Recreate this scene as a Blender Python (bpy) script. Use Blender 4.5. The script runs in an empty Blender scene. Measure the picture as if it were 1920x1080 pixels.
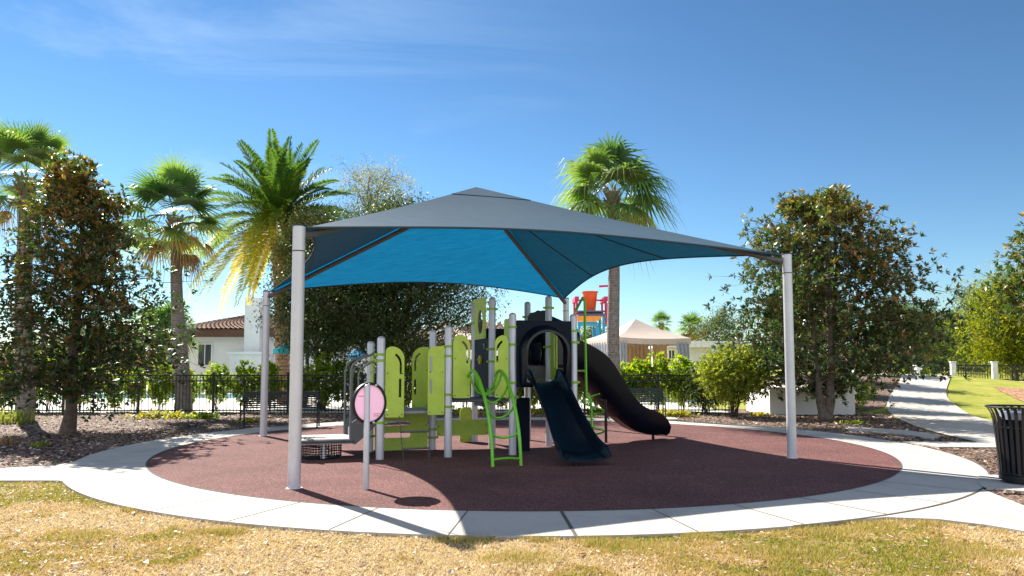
import bpy, math, random
import numpy as np
from mathutils import Vector, Matrix
from mathutils.geometry import tessellate_polygon

# ------------------------------------------------------------------ camera
scene = bpy.context.scene
CAMH = 1.5
PITCH = math.radians(3.8)
FPX = 1335.0
CYP = 690 - FPX * math.tan(PITCH)
cam_d = bpy.data.cameras.new('camera')
cam = bpy.data.objects.new('camera', cam_d)
scene.collection.objects.link(cam)
cam.location = (0, 0, CAMH)
cam.rotation_euler = (math.radians(90) + PITCH, 0, 0)
cam_d.sensor_width = 36
cam_d.lens = 36 * FPX / 1920
cam_d.shift_y = (CYP - 540) / 1920
cam_d.clip_end = 2000
scene.camera = cam

# ------------------------------------------------------------------ light
SUN_EL = math.radians(42)
SUN_DIR = Vector((-0.63, 0.777, 0)).normalized()          # horizontal direction towards the sun
SUN_AZ = math.atan2(SUN_DIR.x, SUN_DIR.y)                   # clockwise from +Y
world = bpy.data.worlds.new("World")
scene.world = world
world.use_nodes = True
wn, wl = world.node_tree.nodes, world.node_tree.links
for n in list(wn): wn.remove(n)
wo = wn.new('ShaderNodeOutputWorld'); wb = wn.new('ShaderNodeBackground')
sky = wn.new('ShaderNodeTexSky'); sky.sky_type = 'NISHITA'; sky.sun_disc = False
sky.sun_elevation = SUN_EL; sky.sun_rotation = SUN_AZ
sky.air_density = 1.0; sky.dust_density = 0.0; sky.ozone_density = 3.5; sky.altitude = 0
tc = wn.new('ShaderNodeTexCoord')
mp = wn.new('ShaderNodeMapping'); mp.inputs['Rotation'].default_value = (0.0, 0.45, 0.5)
mp.inputs['Scale'].default_value = (1.0, 3.0, 6.5)
cn = wn.new('ShaderNodeTexNoise'); cn.inputs['Scale'].default_value = 1.6
cn.inputs['Detail'].default_value = 9; cn.inputs['Roughness'].default_value = 0.62
cn.inputs['Distortion'].default_value = 0.6
cr = wn.new('ShaderNodeValToRGB')
cr.color_ramp.elements[0].position = 0.50; cr.color_ramp.elements[0].color = (0, 0, 0, 1)
cr.color_ramp.elements[1].position = 0.85; cr.color_ramp.elements[1].color = (0.36, 0.36, 0.36, 1)
hs = wn.new('ShaderNodeHueSaturation'); hs.inputs['Saturation'].default_value = 1.0; hs.inputs['Hue'].default_value = 0.490
hs.inputs['Value'].default_value = 1.0
cm = wn.new('ShaderNodeMix'); cm.data_type = 'RGBA'
cm.inputs[7].default_value = (7.0, 7.6, 8.4, 1)
wl.new(tc.outputs['Generated'], mp.inputs['Vector']); wl.new(mp.outputs[0], cn.inputs['Vector'])
wl.new(cn.outputs['Fac'], cr.inputs[0])
wl.new(sky.outputs[0], hs.inputs['Color']); wl.new(hs.outputs[0], cm.inputs[6])
gm_ = wn.new('ShaderNodeGamma'); gm_.inputs['Gamma'].default_value = 1.38
sc_ = wn.new('ShaderNodeVectorMath'); sc_.operation = 'SCALE'; sc_.inputs['Scale'].default_value = 0.12
sc2 = wn.new('ShaderNodeVectorMath'); sc2.operation = 'SCALE'; sc2.inputs['Scale'].default_value = 5.1
wl.new(cm.outputs[2], sc_.inputs[0]); wl.new(sc_.outputs[0], gm_.inputs[0]); wl.new(gm_.outputs[0], sc2.inputs[0])
# wisps only towards the left; an unseen bright cloud bank is added behind the camera as fill light
sx = wn.new('ShaderNodeSeparateXYZ'); wl.new(tc.outputs['Generated'], sx.inputs[0])
m1 = wn.new('ShaderNodeMapRange'); m1.interpolation_type = 'SMOOTHSTEP'; m1.inputs[1].default_value = 0.25; m1.inputs[2].default_value = -0.35
wl.new(sx.outputs['X'], m1.inputs[0])
mu = wn.new('ShaderNodeMath'); mu.operation = 'MULTIPLY'; wl.new(cr.outputs[0], mu.inputs[0]); wl.new(m1.outputs[0], mu.inputs[1]); wl.new(mu.outputs[0], cm.inputs[0])
m2 = wn.new('ShaderNodeMapRange'); m2.interpolation_type = 'SMOOTHSTEP'; m2.inputs[1].default_value = 0.0; m2.inputs[2].default_value = -0.55
wl.new(sx.outputs['Y'], m2.inputs[0])
bn = wn.new('ShaderNodeTexNoise'); bn.inputs['Scale'].default_value = 2.2; bn.inputs['Detail'].default_value = 8
wl.new(tc.outputs['Generated'], bn.inputs['Vector'])
m3 = wn.new('ShaderNodeMapRange'); m3.interpolation_type = 'SMOOTHSTEP'; m3.inputs[1].default_value = 0.38; m3.inputs[2].default_value = 0.56
wl.new(bn.outputs['Fac'], m3.inputs[0])
mu2 = wn.new('ShaderNodeMath'); mu2.operation = 'MULTIPLY'; wl.new(m2.outputs[0], mu2.inputs[0]); wl.new(m3.outputs[0], mu2.inputs[1])
cb2 = wn.new('ShaderNodeMix'); cb2.data_type = 'RGBA'; cb2.inputs[7].default_value = (4.5, 4.9, 5.7, 1)
wl.new(mu2.outputs[0], cb2.inputs[0]); wl.new(sc2.outputs[0], cb2.inputs[6])
wl.new(cb2.outputs[2], wb.inputs['Color']); wb.inputs['Strength'].default_value = 0.10
wl.new(wb.outputs[0], wo.inputs[0])
sun_d = bpy.data.lights.new('sun', 'SUN'); sun_d.energy = 4.8; sun_d.angle = math.radians(0.5)
sun_d.color = (1.0, 0.94, 0.85)
sun = bpy.data.objects.new('sun', sun_d); scene.collection.objects.link(sun)
sd = Vector((SUN_DIR.x * math.cos(SUN_EL), SUN_DIR.y * math.cos(SUN_EL), math.sin(SUN_EL)))
sun.rotation_euler = sd.to_track_quat('Z', 'Y').to_euler()
scene.view_settings.view_transform = 'Standard'
scene.view_settings.look = 'None'
scene.view_settings.exposure = 1.33
scene.view_settings.gamma = 1

# ------------------------------------------------------------------ helpers
C = scene.collection
PI = math.pi
def ray(px, py):
    x = (px - 960) / FPX; y = (CYP - py) / FPX
    return Vector((x, math.cos(PITCH) - y * math.sin(PITCH), math.sin(PITCH) + y * math.cos(PITCH)))
def gp(px, py, z=0.0):
    d = ray(px, py); t = (z - CAMH) / d.z
    return Vector((d.x * t, d.y * t, z))
def at(px, py, Y):
    d = ray(px, py); t = Y / d.y
    return Vector((d.x * t, Y, CAMH + d.z * t))
def sstep(t):
    t = np.clip(t, 0, 1); return t * t * (3 - 2 * t)
def Hgt(x, y):
    """terrain height: flat around the playground, rising along the far path, dipping to a ditch at its right"""
    h = 1.12 * sstep((y - 22.0) / 17.0) * sstep((x - 8.5) / 5.0)
    d = sstep(((x - 24) + (y - 33) * 0.25) / 5.0) * sstep((y - 25) / 5.0) * sstep((52 - y) / 8.0)
    return h - 1.0 * d
def gt(px, py):
    d = ray(px, py); t = 5.0
    while t < 150:
        x, y, z = d.x * t, d.y * t, CAMH + d.z * t
        if z <= float(Hgt(x, y)): break
        t += 0.03
    return Vector((x, y, float(Hgt(x, y))))

class MB:
    def __init__(s): s.v = []; s.f = []; s.m = []
    def add(s, vs, fs, m=0):
        o = len(s.v); s.v += [tuple(v) for v in vs]
        for f in fs: s.f.append([o + i for i in f]); s.m.append(m)
    def box(s, c, size, rot=0.0, m=0, bev=0.0):
        c = Vector(c); hx, hy, hz = [q / 2 for q in size]
        R = Matrix.Rotation(rot, 3, 'Z')
        b = min(bev, hx * .9, hy * .9, hz * .9)
        if b <= 0:
            vs = [c + R @ Vector((x * hx, y * hy, z * hz)) for z in (-1, 1) for x, y in ((-1, -1), (1, -1), (1, 1), (-1, 1))]
            s.add(vs, [(3, 2, 1, 0), (4, 5, 6, 7), (0, 1, 5, 4), (1, 2, 6, 5), (2, 3, 7, 6), (3, 0, 4, 7)], m)
        else:
            vs = []
            for z, k in ((-hz, b), (-hz + b, 0), (hz - b, 0), (hz, b)):
                for x, y in ((-1, -1), (1, -1), (1, 1), (-1, 1)):
                    ax, ay = hx - k, hy - k
                    vs.append(c + R @ Vector((x * (ax - (b if k == 0 else 0)), y * ay, z)))
                    vs.append(c + R @ Vector((x * ax, y * (ay - (b if k == 0 else 0)), z)))
            # order the 8-point rings properly
            ring = []
            out = []
            for r in range(4):
                p = vs[r * 8:r * 8 + 8]
                o8 = [p[1], p[0], p[2], p[3], p[5], p[4], p[6], p[7]]
                out += o8
            fs = [tuple(range(7, -1, -1)), tuple(range(24, 32))]
            for r in range(3):
                for i in range(8):
                    j = (i + 1) % 8
                    fs.append((r * 8 + i, r * 8 + j, r * 8 + 8 + j, r * 8 + 8 + i))
            s.add(out, fs, m)
    def tube(s, pts, rad, n=10, m=0, cap=True):
        pts = [Vector(p) for p in pts]
        if not isinstance(rad, (list, tuple)): rad = [rad] * len(pts)
        rings = []; prev = None
        for i, p in enumerate(pts):
            if i == 0: t = pts[1] - p
            elif i == len(pts) - 1: t = p - pts[i - 1]
            else: t = (pts[i + 1] - p).normalized() + (p - pts[i - 1]).normalized()
            t.normalize()
            if prev is None:
                a = Vector((1, 0, 0)) if abs(t.x) < .9 else Vector((0, 1, 0))
                u = t.cross(a).normalized()
            else:
                u = (prev - t * prev.dot(t)).normalized()
            prev = u; w = t.cross(u)
            rings.append([p + (u * math.cos(2 * PI * k / n) + w * math.sin(2 * PI * k / n)) * rad[i] for k in range(n)])
        vs = [v for r in rings for v in r]; fs = []
        for i in range(len(pts) - 1):
            for k in range(n):
                k2 = (k + 1) % n
                fs.append((i * n + k, i * n + k2, (i + 1) * n + k2, (i + 1) * n + k))
        if cap:
            fs.append(tuple(range(n - 1, -1, -1))); o = (len(pts) - 1) * n
            fs.append(tuple(o + k for k in range(n)))
        s.add(vs, fs, m)
    def post(s, x, y, z0, z1, r, n=20, m=0, dome=True):
        pts = [(x, y, z0), (x, y, z1 - r * .8)] ; rr = [r, r]
        if dome:
            for a in (25, 50, 70, 84): 
                a = math.radians(a); pts.append((x, y, z1 - r * .8 + r * .8 * math.sin(a))); rr.append(r * math.cos(a))
        else: pts.append((x, y, z1)); rr.append(r)
        s.tube(pts, rr, n, m)
    def sheet(s, poly, z, m=0):
        poly = [Vector((p[0], p[1], 0)) for p in poly]
        tr = tessellate_polygon([poly])
        fs = []
        for t in tr:
            a, b, c = [poly[i] for i in t]
            fs.append(tuple(t) if (b - a).cross(c - a).z > 0 else tuple(reversed(t)))
        s.add([(p.x, p.y, z) for p in poly], fs, m)
    def slab(s, poly, z0, z1, m=0):
        s.sheet(poly, z1, m); n = len(poly)
        vs = [(p[0], p[1], z0) for p in poly] + [(p[0], p[1], z1) for p in poly]
        area = sum(poly[i][0] * poly[(i + 1) % n][1] - poly[(i + 1) % n][0] * poly[i][1] for i in range(n))
        fs = [((i, (i + 1) % n, n + (i + 1) % n, n + i) if area > 0 else (n + i, n + (i + 1) % n, (i + 1) % n, i)) for i in range(n)]
        s.add(vs, fs, m)
    def panel(s, outer, holes, org, u, t, m=0):
        """flat board: loops in (s, z) on the vertical plane through org along u, thickness t"""
        org = Vector((org[0], org[1], 0)); u = Vector((u[0], u[1], 0)).normalized(); nrm = Vector((u.y, -u.x, 0))
        loops = [outer] + list(holes)
        flat = [p for l in loops for p in l]
        tr = tessellate_polygon([[Vector((p[0], p[1], 0)) for p in l] for l in loops])
        N = len(flat)
        vs = [org + u * p[0] + Vector((0, 0, p[1])) + nrm * (t / 2) for p in flat] + \
             [org + u * p[0] + Vector((0, 0, p[1])) - nrm * (t / 2) for p in flat]
        fs = []
        for a, b, c in tr:
            pa, pb, pc = flat[a], flat[b], flat[c]
            cr_ = (pb[0] - pa[0]) * (pc[1] - pa[1]) - (pb[1] - pa[1]) * (pc[0] - pa[0])
            f = (a, b, c) if cr_ > 0 else (c, b, a)
            fs.append(f); fs.append((f[2] + N, f[1] + N, f[0] + N))
        o = 0
        for li, l in enumerate(loops):
            n = len(l)
            ar = sum(l[i][0] * l[(i + 1) % n][1] - l[(i + 1) % n][0] * l[i][1] for i in range(n))
            for i in range(n):
                a, b = o + i, o + (i + 1) % n
                q = (b, a, a + N, b + N)
                if (ar > 0) == (li == 0): fs.append(tuple(reversed(q)) if False else q)
                else: fs.append(tuple(reversed(q)))
            o += n
        s.add(vs, fs, m)
    def lathe(s, prof, c, n=24, m=0):
        c = Vector(c); vs = []; fs = []
        for r, z in prof:
            for k in range(n): vs.append(c + Vector((r * math.cos(2 * PI * k / n), r * math.sin(2 * PI * k / n), z)))
        for i in range(len(prof) - 1):
            for k in range(n):
                k2 = (k + 1) % n; fs.append((i * n + k, i * n + k2, (i + 1) * n + k2, (i + 1) * n + k))
        s.add(vs, fs, m)

def root_loc(o):
    l = Vector((0, 0, 0))
    while o is not None: l += o.location; o = o.parent
    return l
def obj(name, mb, mats, parent=None, smooth=False, loc=None):
    me = bpy.data.meshes.new(name)
    off = root_loc(parent) if parent is not None else Vector(loc) if loc is not None else Vector((0, 0, 0))
    me.from_pydata([(v[0] - off.x, v[1] - off.y, v[2] - off.z) for v in mb.v], [], mb.f)
    if not isinstance(mats, (list, tuple)): mats = [mats]
    for m in mats: me.materials.append(m)
    me.polygons.foreach_set('material_index', mb.m)
    if smooth:
        me.polygons.foreach_set('use_smooth', [True] * len(me.polygons))
        try: me.set_sharp_from_angle(angle=math.radians(40))
        except Exception: pass
    me.update()
    o = bpy.data.objects.new(name, me); C.objects.link(o)
    if parent is not None: o.parent = parent
    elif loc is not None: o.location = off
    return o
def quads_obj(name, Q, rnd, mat, parent=None, loc=None):
    Q = np.asarray(Q, dtype=np.float64); n, k = Q.shape[0], Q.shape[1]
    off = root_loc(parent) if parent is not None else Vector(loc) if loc is not None else Vector((0, 0, 0))
    V = (Q.reshape(-1, 3) - np.array(off)).astype(np.float32)
    me = bpy.data.meshes.new(name)
    me.vertices.add(n * k); me.vertices.foreach_set('co', V.ravel())
    me.loops.add(n * k); me.loops.foreach_set('vertex_index', np.arange(n * k, dtype=np.int32))
    me.polygons.add(n); me.polygons.foreach_set('loop_start', np.arange(0, n * k, k, dtype=np.int32))
    me.polygons.foreach_set('loop_total', np.full(n, k, dtype=np.int32))
    a = me.attributes.new('rnd', 'FLOAT', 'FACE'); a.data.foreach_set('value', np.asarray(rnd, dtype=np.float32))
    me.materials.append(mat); me.update(calc_edges=True)
    o = bpy.data.objects.new(name, me); C.objects.link(o)
    if parent is not None: o.parent = parent
    elif loc is not None: o.location = off
    return o
def tag(o, label, cat, group=None, kind=None):
    if label: o['label'] = label
    if cat: o['category'] = cat
    if group: o['group'] = group
    if kind: o['kind'] = kind
    return o
def thing(name, loc, label, cat, group=None):
    o = bpy.data.objects.new(name, None); C.objects.link(o); o.location = loc
    o.empty_display_size = 0.2
    return tag(o, label, cat, group)
def struct(name, mb, mats, smooth=False):
    o = obj(name, mb, mats, smooth=smooth); o['kind'] = 'structure'; return o
def copy_tree(o, parent=None):
    c = o.copy(); C.objects.link(c); c.parent = parent
    for ch in [q for q in bpy.data.objects if q.parent == o]: copy_tree(ch, c)
    return c
def place(o, x, y, z=0, rz=0, s=1.0, label=None):
    o.location = (x, y, z); o.rotation_euler = (0, 0, rz); o.scale = (s, s, s)
    if label: o['label'] = label

# ------------------------------------------------------------------ materials
def newmat(name):
    m = bpy.data.materials.new(name); m.use_nodes = True
    nt = m.node_tree
    return m, nt, nt.nodes, nt.links, nt.nodes['Principled BSDF']
def ramp(nd, cols, pos=None):
    r = nd.new('ShaderNodeValToRGB'); e = r.color_ramp.elements
    pos = pos or [i / (len(cols) - 1) for i in range(len(cols))]
    while len(e) < len(cols): e.new(0.5)
    for i, c in enumerate(cols): e[i].position = pos[i]; e[i].color = (*c, 1)
    return r
def simple(name, col, rough=0.5, metal=0.0, var=0.12, scale=6.0, bump=0.0, bscale=80.0, coat=0.0, spec=0.5):
    m, nt, nd, lk, b = newmat(name)
    b.inputs['Specular IOR Level'].default_value = spec
    t = nd.new('ShaderNodeTexCoord'); n = nd.new('ShaderNodeTexNoise')
    n.inputs['Scale'].default_value = scale; n.inputs['Detail'].default_value = 8; n.inputs['Roughness'].default_value = 0.65
    lk.new(t.outputs['Object'], n.inputs['Vector'])
    lo = tuple(c * (1 - var * 1.6) for c in col); hi = tuple(min(1, c * (1 + var)) for c in col)
    r = ramp(nd, [lo, hi], [0.3, 0.7]); lk.new(n.outputs['Fac'], r.inputs[0]); lk.new(r.outputs[0], b.inputs['Base Color'])
    rr = nd.new('ShaderNodeMapRange'); rr.inputs[3].default_value = max(0, rough - .08); rr.inputs[4].default_value = min(1, rough + .1)
    lk.new(n.outputs['Fac'], rr.inputs[0]); lk.new(rr.outputs[0], b.inputs['Roughness'])
    b.inputs['Metallic'].default_value = metal
    if coat: b.inputs['Coat Weight'].default_value = coat
    if bump:
        n2 = nd.new('ShaderNodeTexNoise'); n2.inputs['Scale'].default_value = bscale; n2.inputs['Detail'].default_value = 5
        lk.new(t.outputs['Object'], n2.inputs['Vector'])
        bp = nd.new('ShaderNodeBump'); bp.inputs['Strength'].default_value = bump; bp.inputs['Distance'].default_value = 0.01
        lk.new(n2.outputs['Fac'], bp.inputs['Height']); lk.new(bp.outputs[0], b.inputs['Normal'])
    return m
def leafmat(name, cols, pos=None, trans=0.45, tcol=None, rough=0.5, gloss=0.35, back=None):
    """leaf colour ramp driven by the per-leaf attribute; translucent; optional different underside"""
    m, nt, nd, lk, b = newmat(name)
    a = nd.new('ShaderNodeAttribute'); a.attribute_name = 'rnd'
    r = ramp(nd, cols, pos); lk.new(a.outputs['Fac'], r.inputs[0])
    col = r.outputs[0]
    if back:
        r2 = ramp(nd, back); lk.new(a.outputs['Fac'], r2.inputs[0])
        g = nd.new('ShaderNodeNewGeometry'); mx = nd.new('ShaderNodeMix'); mx.data_type = 'RGBA'
        lk.new(g.outputs['Backfacing'], mx.inputs[0]); lk.new(col, mx.inputs[6]); lk.new(r2.outputs[0], mx.inputs[7])
        col = mx.outputs[2]
    lk.new(col, b.inputs['Base Color']); b.inputs['Roughness'].default_value = rough
    b.inputs['Specular IOR Level'].default_value = gloss
    tr = nd.new('ShaderNodeBsdfTranslucent')
    if tcol:
        mc = nd.new('ShaderNodeMix'); mc.data_type = 'RGBA'; mc.blend_type = 'MULTIPLY'; mc.inputs[0].default_value = 1
        lk.new(r.outputs[0], mc.inputs[6]); mc.inputs[7].default_value = (*tcol, 1); lk.new(mc.outputs[2], tr.inputs[0])
    else: lk.new(r.outputs[0], tr.inputs[0])
    ms = nd.new('ShaderNodeMixShader'); ms.inputs[0].default_value = trans
    lk.new(b.outputs[0], ms.inputs[1]); lk.new(tr.outputs[0], ms.inputs[2])
    lk.new(ms.outputs[0], nd['Material Output'].inputs[0])
    return m

def concrete_mat(name, col, dirt=(0.30, 0.27, 0.22)):
    m, nt, nd, lk, b = newmat(name)
    t = nd.new('ShaderNodeTexCoord')
    n = nd.new('ShaderNodeTexNoise'); n.inputs['Scale'].default_value = 0.9; n.inputs['Detail'].default_value = 10; n.inputs['Roughness'].default_value = .7
    n2 = nd.new('ShaderNodeTexNoise'); n2.inputs['Scale'].default_value = 90; n2.inputs['Detail'].default_value = 4
    lk.new(t.outputs['Object'], n.inputs['Vector']); lk.new(t.outputs['Object'], n2.inputs['Vector'])
    r = ramp(nd, [tuple(c * .72 for c in col), col, tuple(min(1, c * 1.08) for c in col)], [.25, .5, .8])
    lk.new(n.outputs['Fac'], r.inputs[0])
    r2 = ramp(nd, [(.72, .72, .72), (1, 1, 1)], [.35, .6]); lk.new(n2.outputs['Fac'], r2.inputs[0])
    mx = nd.new('ShaderNodeMix'); mx.data_type = 'RGBA'; mx.blend_type = 'MULTIPLY'; mx.inputs[0].default_value = .8
    n3 = nd.new('ShaderNodeTexNoise'); n3.inputs['Scale'].default_value = 3.3; n3.inputs['Detail'].default_value = 12; n3.inputs['Roughness'].default_value = .8; n3.inputs['Distortion'].default_value = 1.2
    lk.new(t.outputs['Object'], n3.inputs['Vector']); r3 = ramp(nd, [dirt, (1, 1, 1)], [.27, .40]); lk.new(n3.outputs['Fac'], r3.inputs[0])
    lk.new(r.outputs[0], mx.inputs[6]); lk.new(r2.outputs[0], mx.inputs[7])
    mz = nd.new('ShaderNodeMix'); mz.data_type = 'RGBA'; mz.blend_type = 'MULTIPLY'; mz.inputs[0].default_value = .7
    lk.new(mx.outputs[2], mz.inputs[6]); lk.new(r3.outputs[0], mz.inputs[7]); lk.new(mz.outputs[2], b.inputs['Base Color'])
    b.inputs['Roughness'].default_value = .85
    bp = nd.new('ShaderNodeBump'); bp.inputs['Strength'].default_value = .25; bp.inputs['Distance'].default_value = .004
    lk.new(n2.outputs['Fac'], bp.inputs['Height']); lk.new(bp.outputs[0], b.inputs['Normal'])
    return m
def speckle_mat(name, stops, pos, big, bigscale=.6, fine=260, rough=.9, bump=.5, dist=.004):
    m, nt, nd, lk, b = newmat(name)
    t = nd.new('ShaderNodeTexCoord')
    v = nd.new('ShaderNodeTexVoronoi'); v.inputs['Scale'].default_value = fine
    n = nd.new('ShaderNodeTexNoise'); n.inputs['Scale'].default_value = bigscale; n.inputs['Detail'].default_value = 9; n.inputs['Roughness'].default_value = .62
    lk.new(t.outputs['Object'], v.inputs['Vector']); lk.new(t.outputs['Object'], n.inputs['Vector'])
    sp = nd.new('ShaderNodeSeparateColor'); lk.new(v.outputs['Color'], sp.inputs[0])
    r = ramp(nd, stops, pos); lk.new(sp.outputs[0], r.inputs[0])
    r2 = ramp(nd, [tuple([1 - big] * 3), tuple([1 + big * .6] * 3)], [.3, .7]); lk.new(n.outputs['Fac'], r2.inputs[0])
    mx = nd.new('ShaderNodeMix'); mx.data_type = 'RGBA'; mx.blend_type = 'MULTIPLY'; mx.inputs[0].default_value = 1
    lk.new(r.outputs[0], mx.inputs[6]); lk.new(r2.outputs[0], mx.inputs[7]); lk.new(mx.outputs[2], b.inputs['Base Color'])
    b.inputs['Roughness'].default_value = rough; b.inputs['Specular IOR Level'].default_value = .25
    bp = nd.new('ShaderNodeBump'); bp.inputs['Strength'].default_value = bump; bp.inputs['Distance'].default_value = dist
    lk.new(sp.outputs[1], bp.inputs['Height']); lk.new(bp.outputs[0], b.inputs['Normal'])
    return m
def lawn_mat(name, straw, green, brown, bias=.5):
    m, nt, nd, lk, b = newmat(name)
    t = nd.new('ShaderNodeTexCoord')
    n = nd.new('ShaderNodeTexNoise'); n.inputs['Scale'].default_value = .9; n.inputs['Detail'].default_value = 10; n.inputs['Roughness'].default_value = .75
    n2 = nd.new('ShaderNodeTexNoise'); n2.inputs['Scale'].default_value = 55; n2.inputs['Detail'].default_value = 6; n2.inputs['Roughness'].default_value = .8
    for q in (n, n2): lk.new(t.outputs['Object'], q.inputs['Vector'])
    r = ramp(nd, [straw, green], [bias - .1, bias + .12]); lk.new(n.outputs['Fac'], r.inputs[0])
    r2 = ramp(nd, [brown, (1, 1, 1)], [.40, .56]); lk.new(n2.outputs['Fac'], r2.inputs[0])
    mx = nd.new('ShaderNodeMix'); mx.data_type = 'RGBA'; mx.blend_type = 'MULTIPLY'; mx.inputs[0].default_value = 1
    lk.new(r.outputs[0], mx.inputs[6]); lk.new(r2.outputs[0], mx.inputs[7]); lk.new(mx.outputs[2], b.inputs['Base Color'])
    b.inputs['Roughness'].default_value = .95; b.inputs['Specular IOR Level'].default_value = .1
    bp = nd.new('ShaderNodeBump'); bp.inputs['Strength'].default_value = .8; bp.inputs['Distance'].default_value = .02
    lk.new(n2.outputs['Fac'], bp.inputs['Height']); lk.new(bp.outputs[0], b.inputs['Normal'])
    return m

M = {}
M['concrete'] = concrete_mat('concrete', (.50, .46, .405))
M['deck'] = concrete_mat('pool_deck', (.72, .68, .62))
M['joint'] = simple('joint', (.09, .08, .07), .9)
M['rubber'] = speckle_mat('rubber', [(.03, .012, .014), (.120, .044, .042), (.155, .060, .054), (.46, .27, .22)], [0, .35, .85, 1], .26, fine=150, bigscale=.9)
M['mulch'] = speckle_mat('mulch', [(.035, .020, .014), (.14, .085, .06), (.22, .14, .10), (.50, .40, .32)], [0, .4, .8, 1], .3, fine=34, bump=1.0, dist=.03)
M['chips'] = leafmat('chips', [(.04, .022, .015), (.18, .11, .08), (.32, .22, .16), (.72, .62, .52)], [0, .45, .85, 1], trans=.0, rough=.8)
M['lawn'] = lawn_mat('lawn', (.50, .36, .15), (.26, .24, .035), (.34, .25, .18), .60)
M['lawn_green'] = lawn_mat('lawn_green', (.44, .40, .10), (.26, .32, .045), (.55, .52, .45), .48)
M['soil'] = speckle_mat('soil', [(.16, .08, .04), (.34, .18, .09), (.5, .32, .2)], [0, .5, 1], .3, fine=14)
M['grass'] = leafmat('grass', [(.80, .66, .40), (.66, .48, .21), (.50, .38, .09), (.34, .34, .045), (.21, .26, .03)], [0, .35, .6, .85, 1], trans=.35, rough=.7, gloss=.15)
M['dryleaf'] = leafmat('dryleaf', [(.05, .025, .015), (.22, .10, .05), (.72, .60, .45)], trans=.15, rough=.6)
M['silver'] = simple('silver_paint', (.62, .62, .66), .38, .35, .06, 3, .05, 200)
M['grey_rail'] = simple('grey_rail', (.16, .17, .18), .4, .4, .1)
M['greyplate'] = simple('grey_plate', (.10, .105, .11), .55, .1, .15)
M['deckgrey'] = simple('deck_coating', (.34, .33, .33), .6, .1, .12, 14)
M['lime'] = simple('lime_board', (.50, .68, .075), .42, 0, .08, 5, .1, 250)
M['limetube'] = simple('lime_tube', (.16, .55, .015), .28, .1, .08, 4, coat=.3)
M['darklime'] = simple('lime_clamp', (.25, .45, .04), .4, .2, .1)
M['navy'] = simple('navy_plastic', (.002, .006, .013), .28, 0, .10, 1.5, 0, 60, spec=.45)
M['navyboard'] = simple('navy_board', (.004, .008, .022), .5, 0, .15, 6, spec=.15)
M['blackplastic'] = simple('dark_slide', (.004, .005, .012), .32, 0, .15, 6, spec=.22)
M['blackmetal'] = simple('black_metal', (.012, .012, .014), .4, .2, .2)
M['darkgreenmetal'] = simple('dark_green_metal', (.012, .030, .026), .4, .2, .2)
M['knob'] = simple('yellow_knob', (.6, .6, .06), .4)
M['pink'] = leafmat('pink_sign', [(.86, .66, .78), (.86, .66, .78)], trans=.45, rough=.35)
M['pinktext'] = simple('pink_text', (.62, .10, .22), .4)
M['white'] = simple('white_render', (.80, .78, .75), .85, 0, .05, 1.2, .15, 60)
M['whitepaint'] = simple('white_paint', (.78, .78, .76), .5)
M['window'] = simple('dark_shutter', (.05, .052, .065), .4)
M['brownbeam'] = simple('brown_fascia', (.13, .06, .035), .7)
M['tan'] = simple('tan_canvas', (.56, .46, .38), .9, 0, .06, 1.5)
M['tancurtain'] = simple('tan_curtain', (.62, .44, .26), .9)
M['greycurtain'] = simple('grey_curtain', (.34, .36, .40), .9)
M['turquoise'] = simple('turquoise_cloth', (.02, .48, .58), .8)
M['bluecloth'] = simple('blue_cloth', (.02, .30, .55), .8)
M['orange'] = simple('orange_paint', (.85, .10, .015), .35, coat=.3)
M['orangepanel'] = simple('orange_panel', (.85, .30, .04), .5)
M['pinkred'] = simple('magenta_red', (.60, .02, .09), .4)
M['skyblue'] = simple('sky_blue_paint', (.03, .30, .50), .4)
M['purple'] = simple('corrugated_purple', (.10, .08, .15), .5)
M['bark'] = simple('bark', (.17, .13, .10), .95, 0, .35, 9, .9, 30)
M['darkbark'] = simple('dark_bark', (.085, .065, .05), .95, 0, .3, 9, .8, 30)
M['farroof'] = simple('far_roof', (.50, .26, .15), .9)
def palmbark(name, col, ringscale, amt=.14):
    m, nt, nd, lk, b = newmat(name)
    t = nd.new('ShaderNodeTexCoord'); w = nd.new('ShaderNodeTexWave'); w.bands_direction = 'Z'
    w.inputs['Scale'].default_value = ringscale; w.inputs['Distortion'].default_value = 3.5; w.inputs['Detail'].default_value = 4; w.inputs['Detail Scale'].default_value = 3
    n = nd.new('ShaderNodeTexNoise'); n.inputs['Scale'].default_value = 12; n.inputs['Detail'].default_value = 8
    lk.new(t.outputs['Object'], w.inputs['Vector']); lk.new(t.outputs['Object'], n.inputs['Vector'])
    ad = nd.new('ShaderNodeMath'); ad.operation = 'MULTIPLY_ADD'; ad.inputs[1].default_value = amt
    lk.new(w.outputs['Fac'], ad.inputs[0]); lk.new(n.outputs['Fac'], ad.inputs[2])
    r = ramp(nd, [tuple(c * .45 for c in col), col, tuple(min(1, c * 1.35) for c in col)], [.30, .62, .95])
    lk.new(ad.outputs[0], r.inputs[0]); lk.new(r.outputs[0], b.inputs['Base Color']); b.inputs['Roughness'].default_value = .95
    bp = nd.new('ShaderNodeBump'); bp.inputs['Strength'].default_value = .7; bp.inputs['Distance'].default_value = .03
    lk.new(ad.outputs[0], bp.inputs['Height']); lk.new(bp.outputs[0], b.inputs['Normal'])
    return m
M['palmbark'] = palmbark('palm_bark', (.28, .24, .21), 4.0)
M['datebark'] = palmbark('date_palm_bark', (.26, .16, .10), 2.2, .4)
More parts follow.
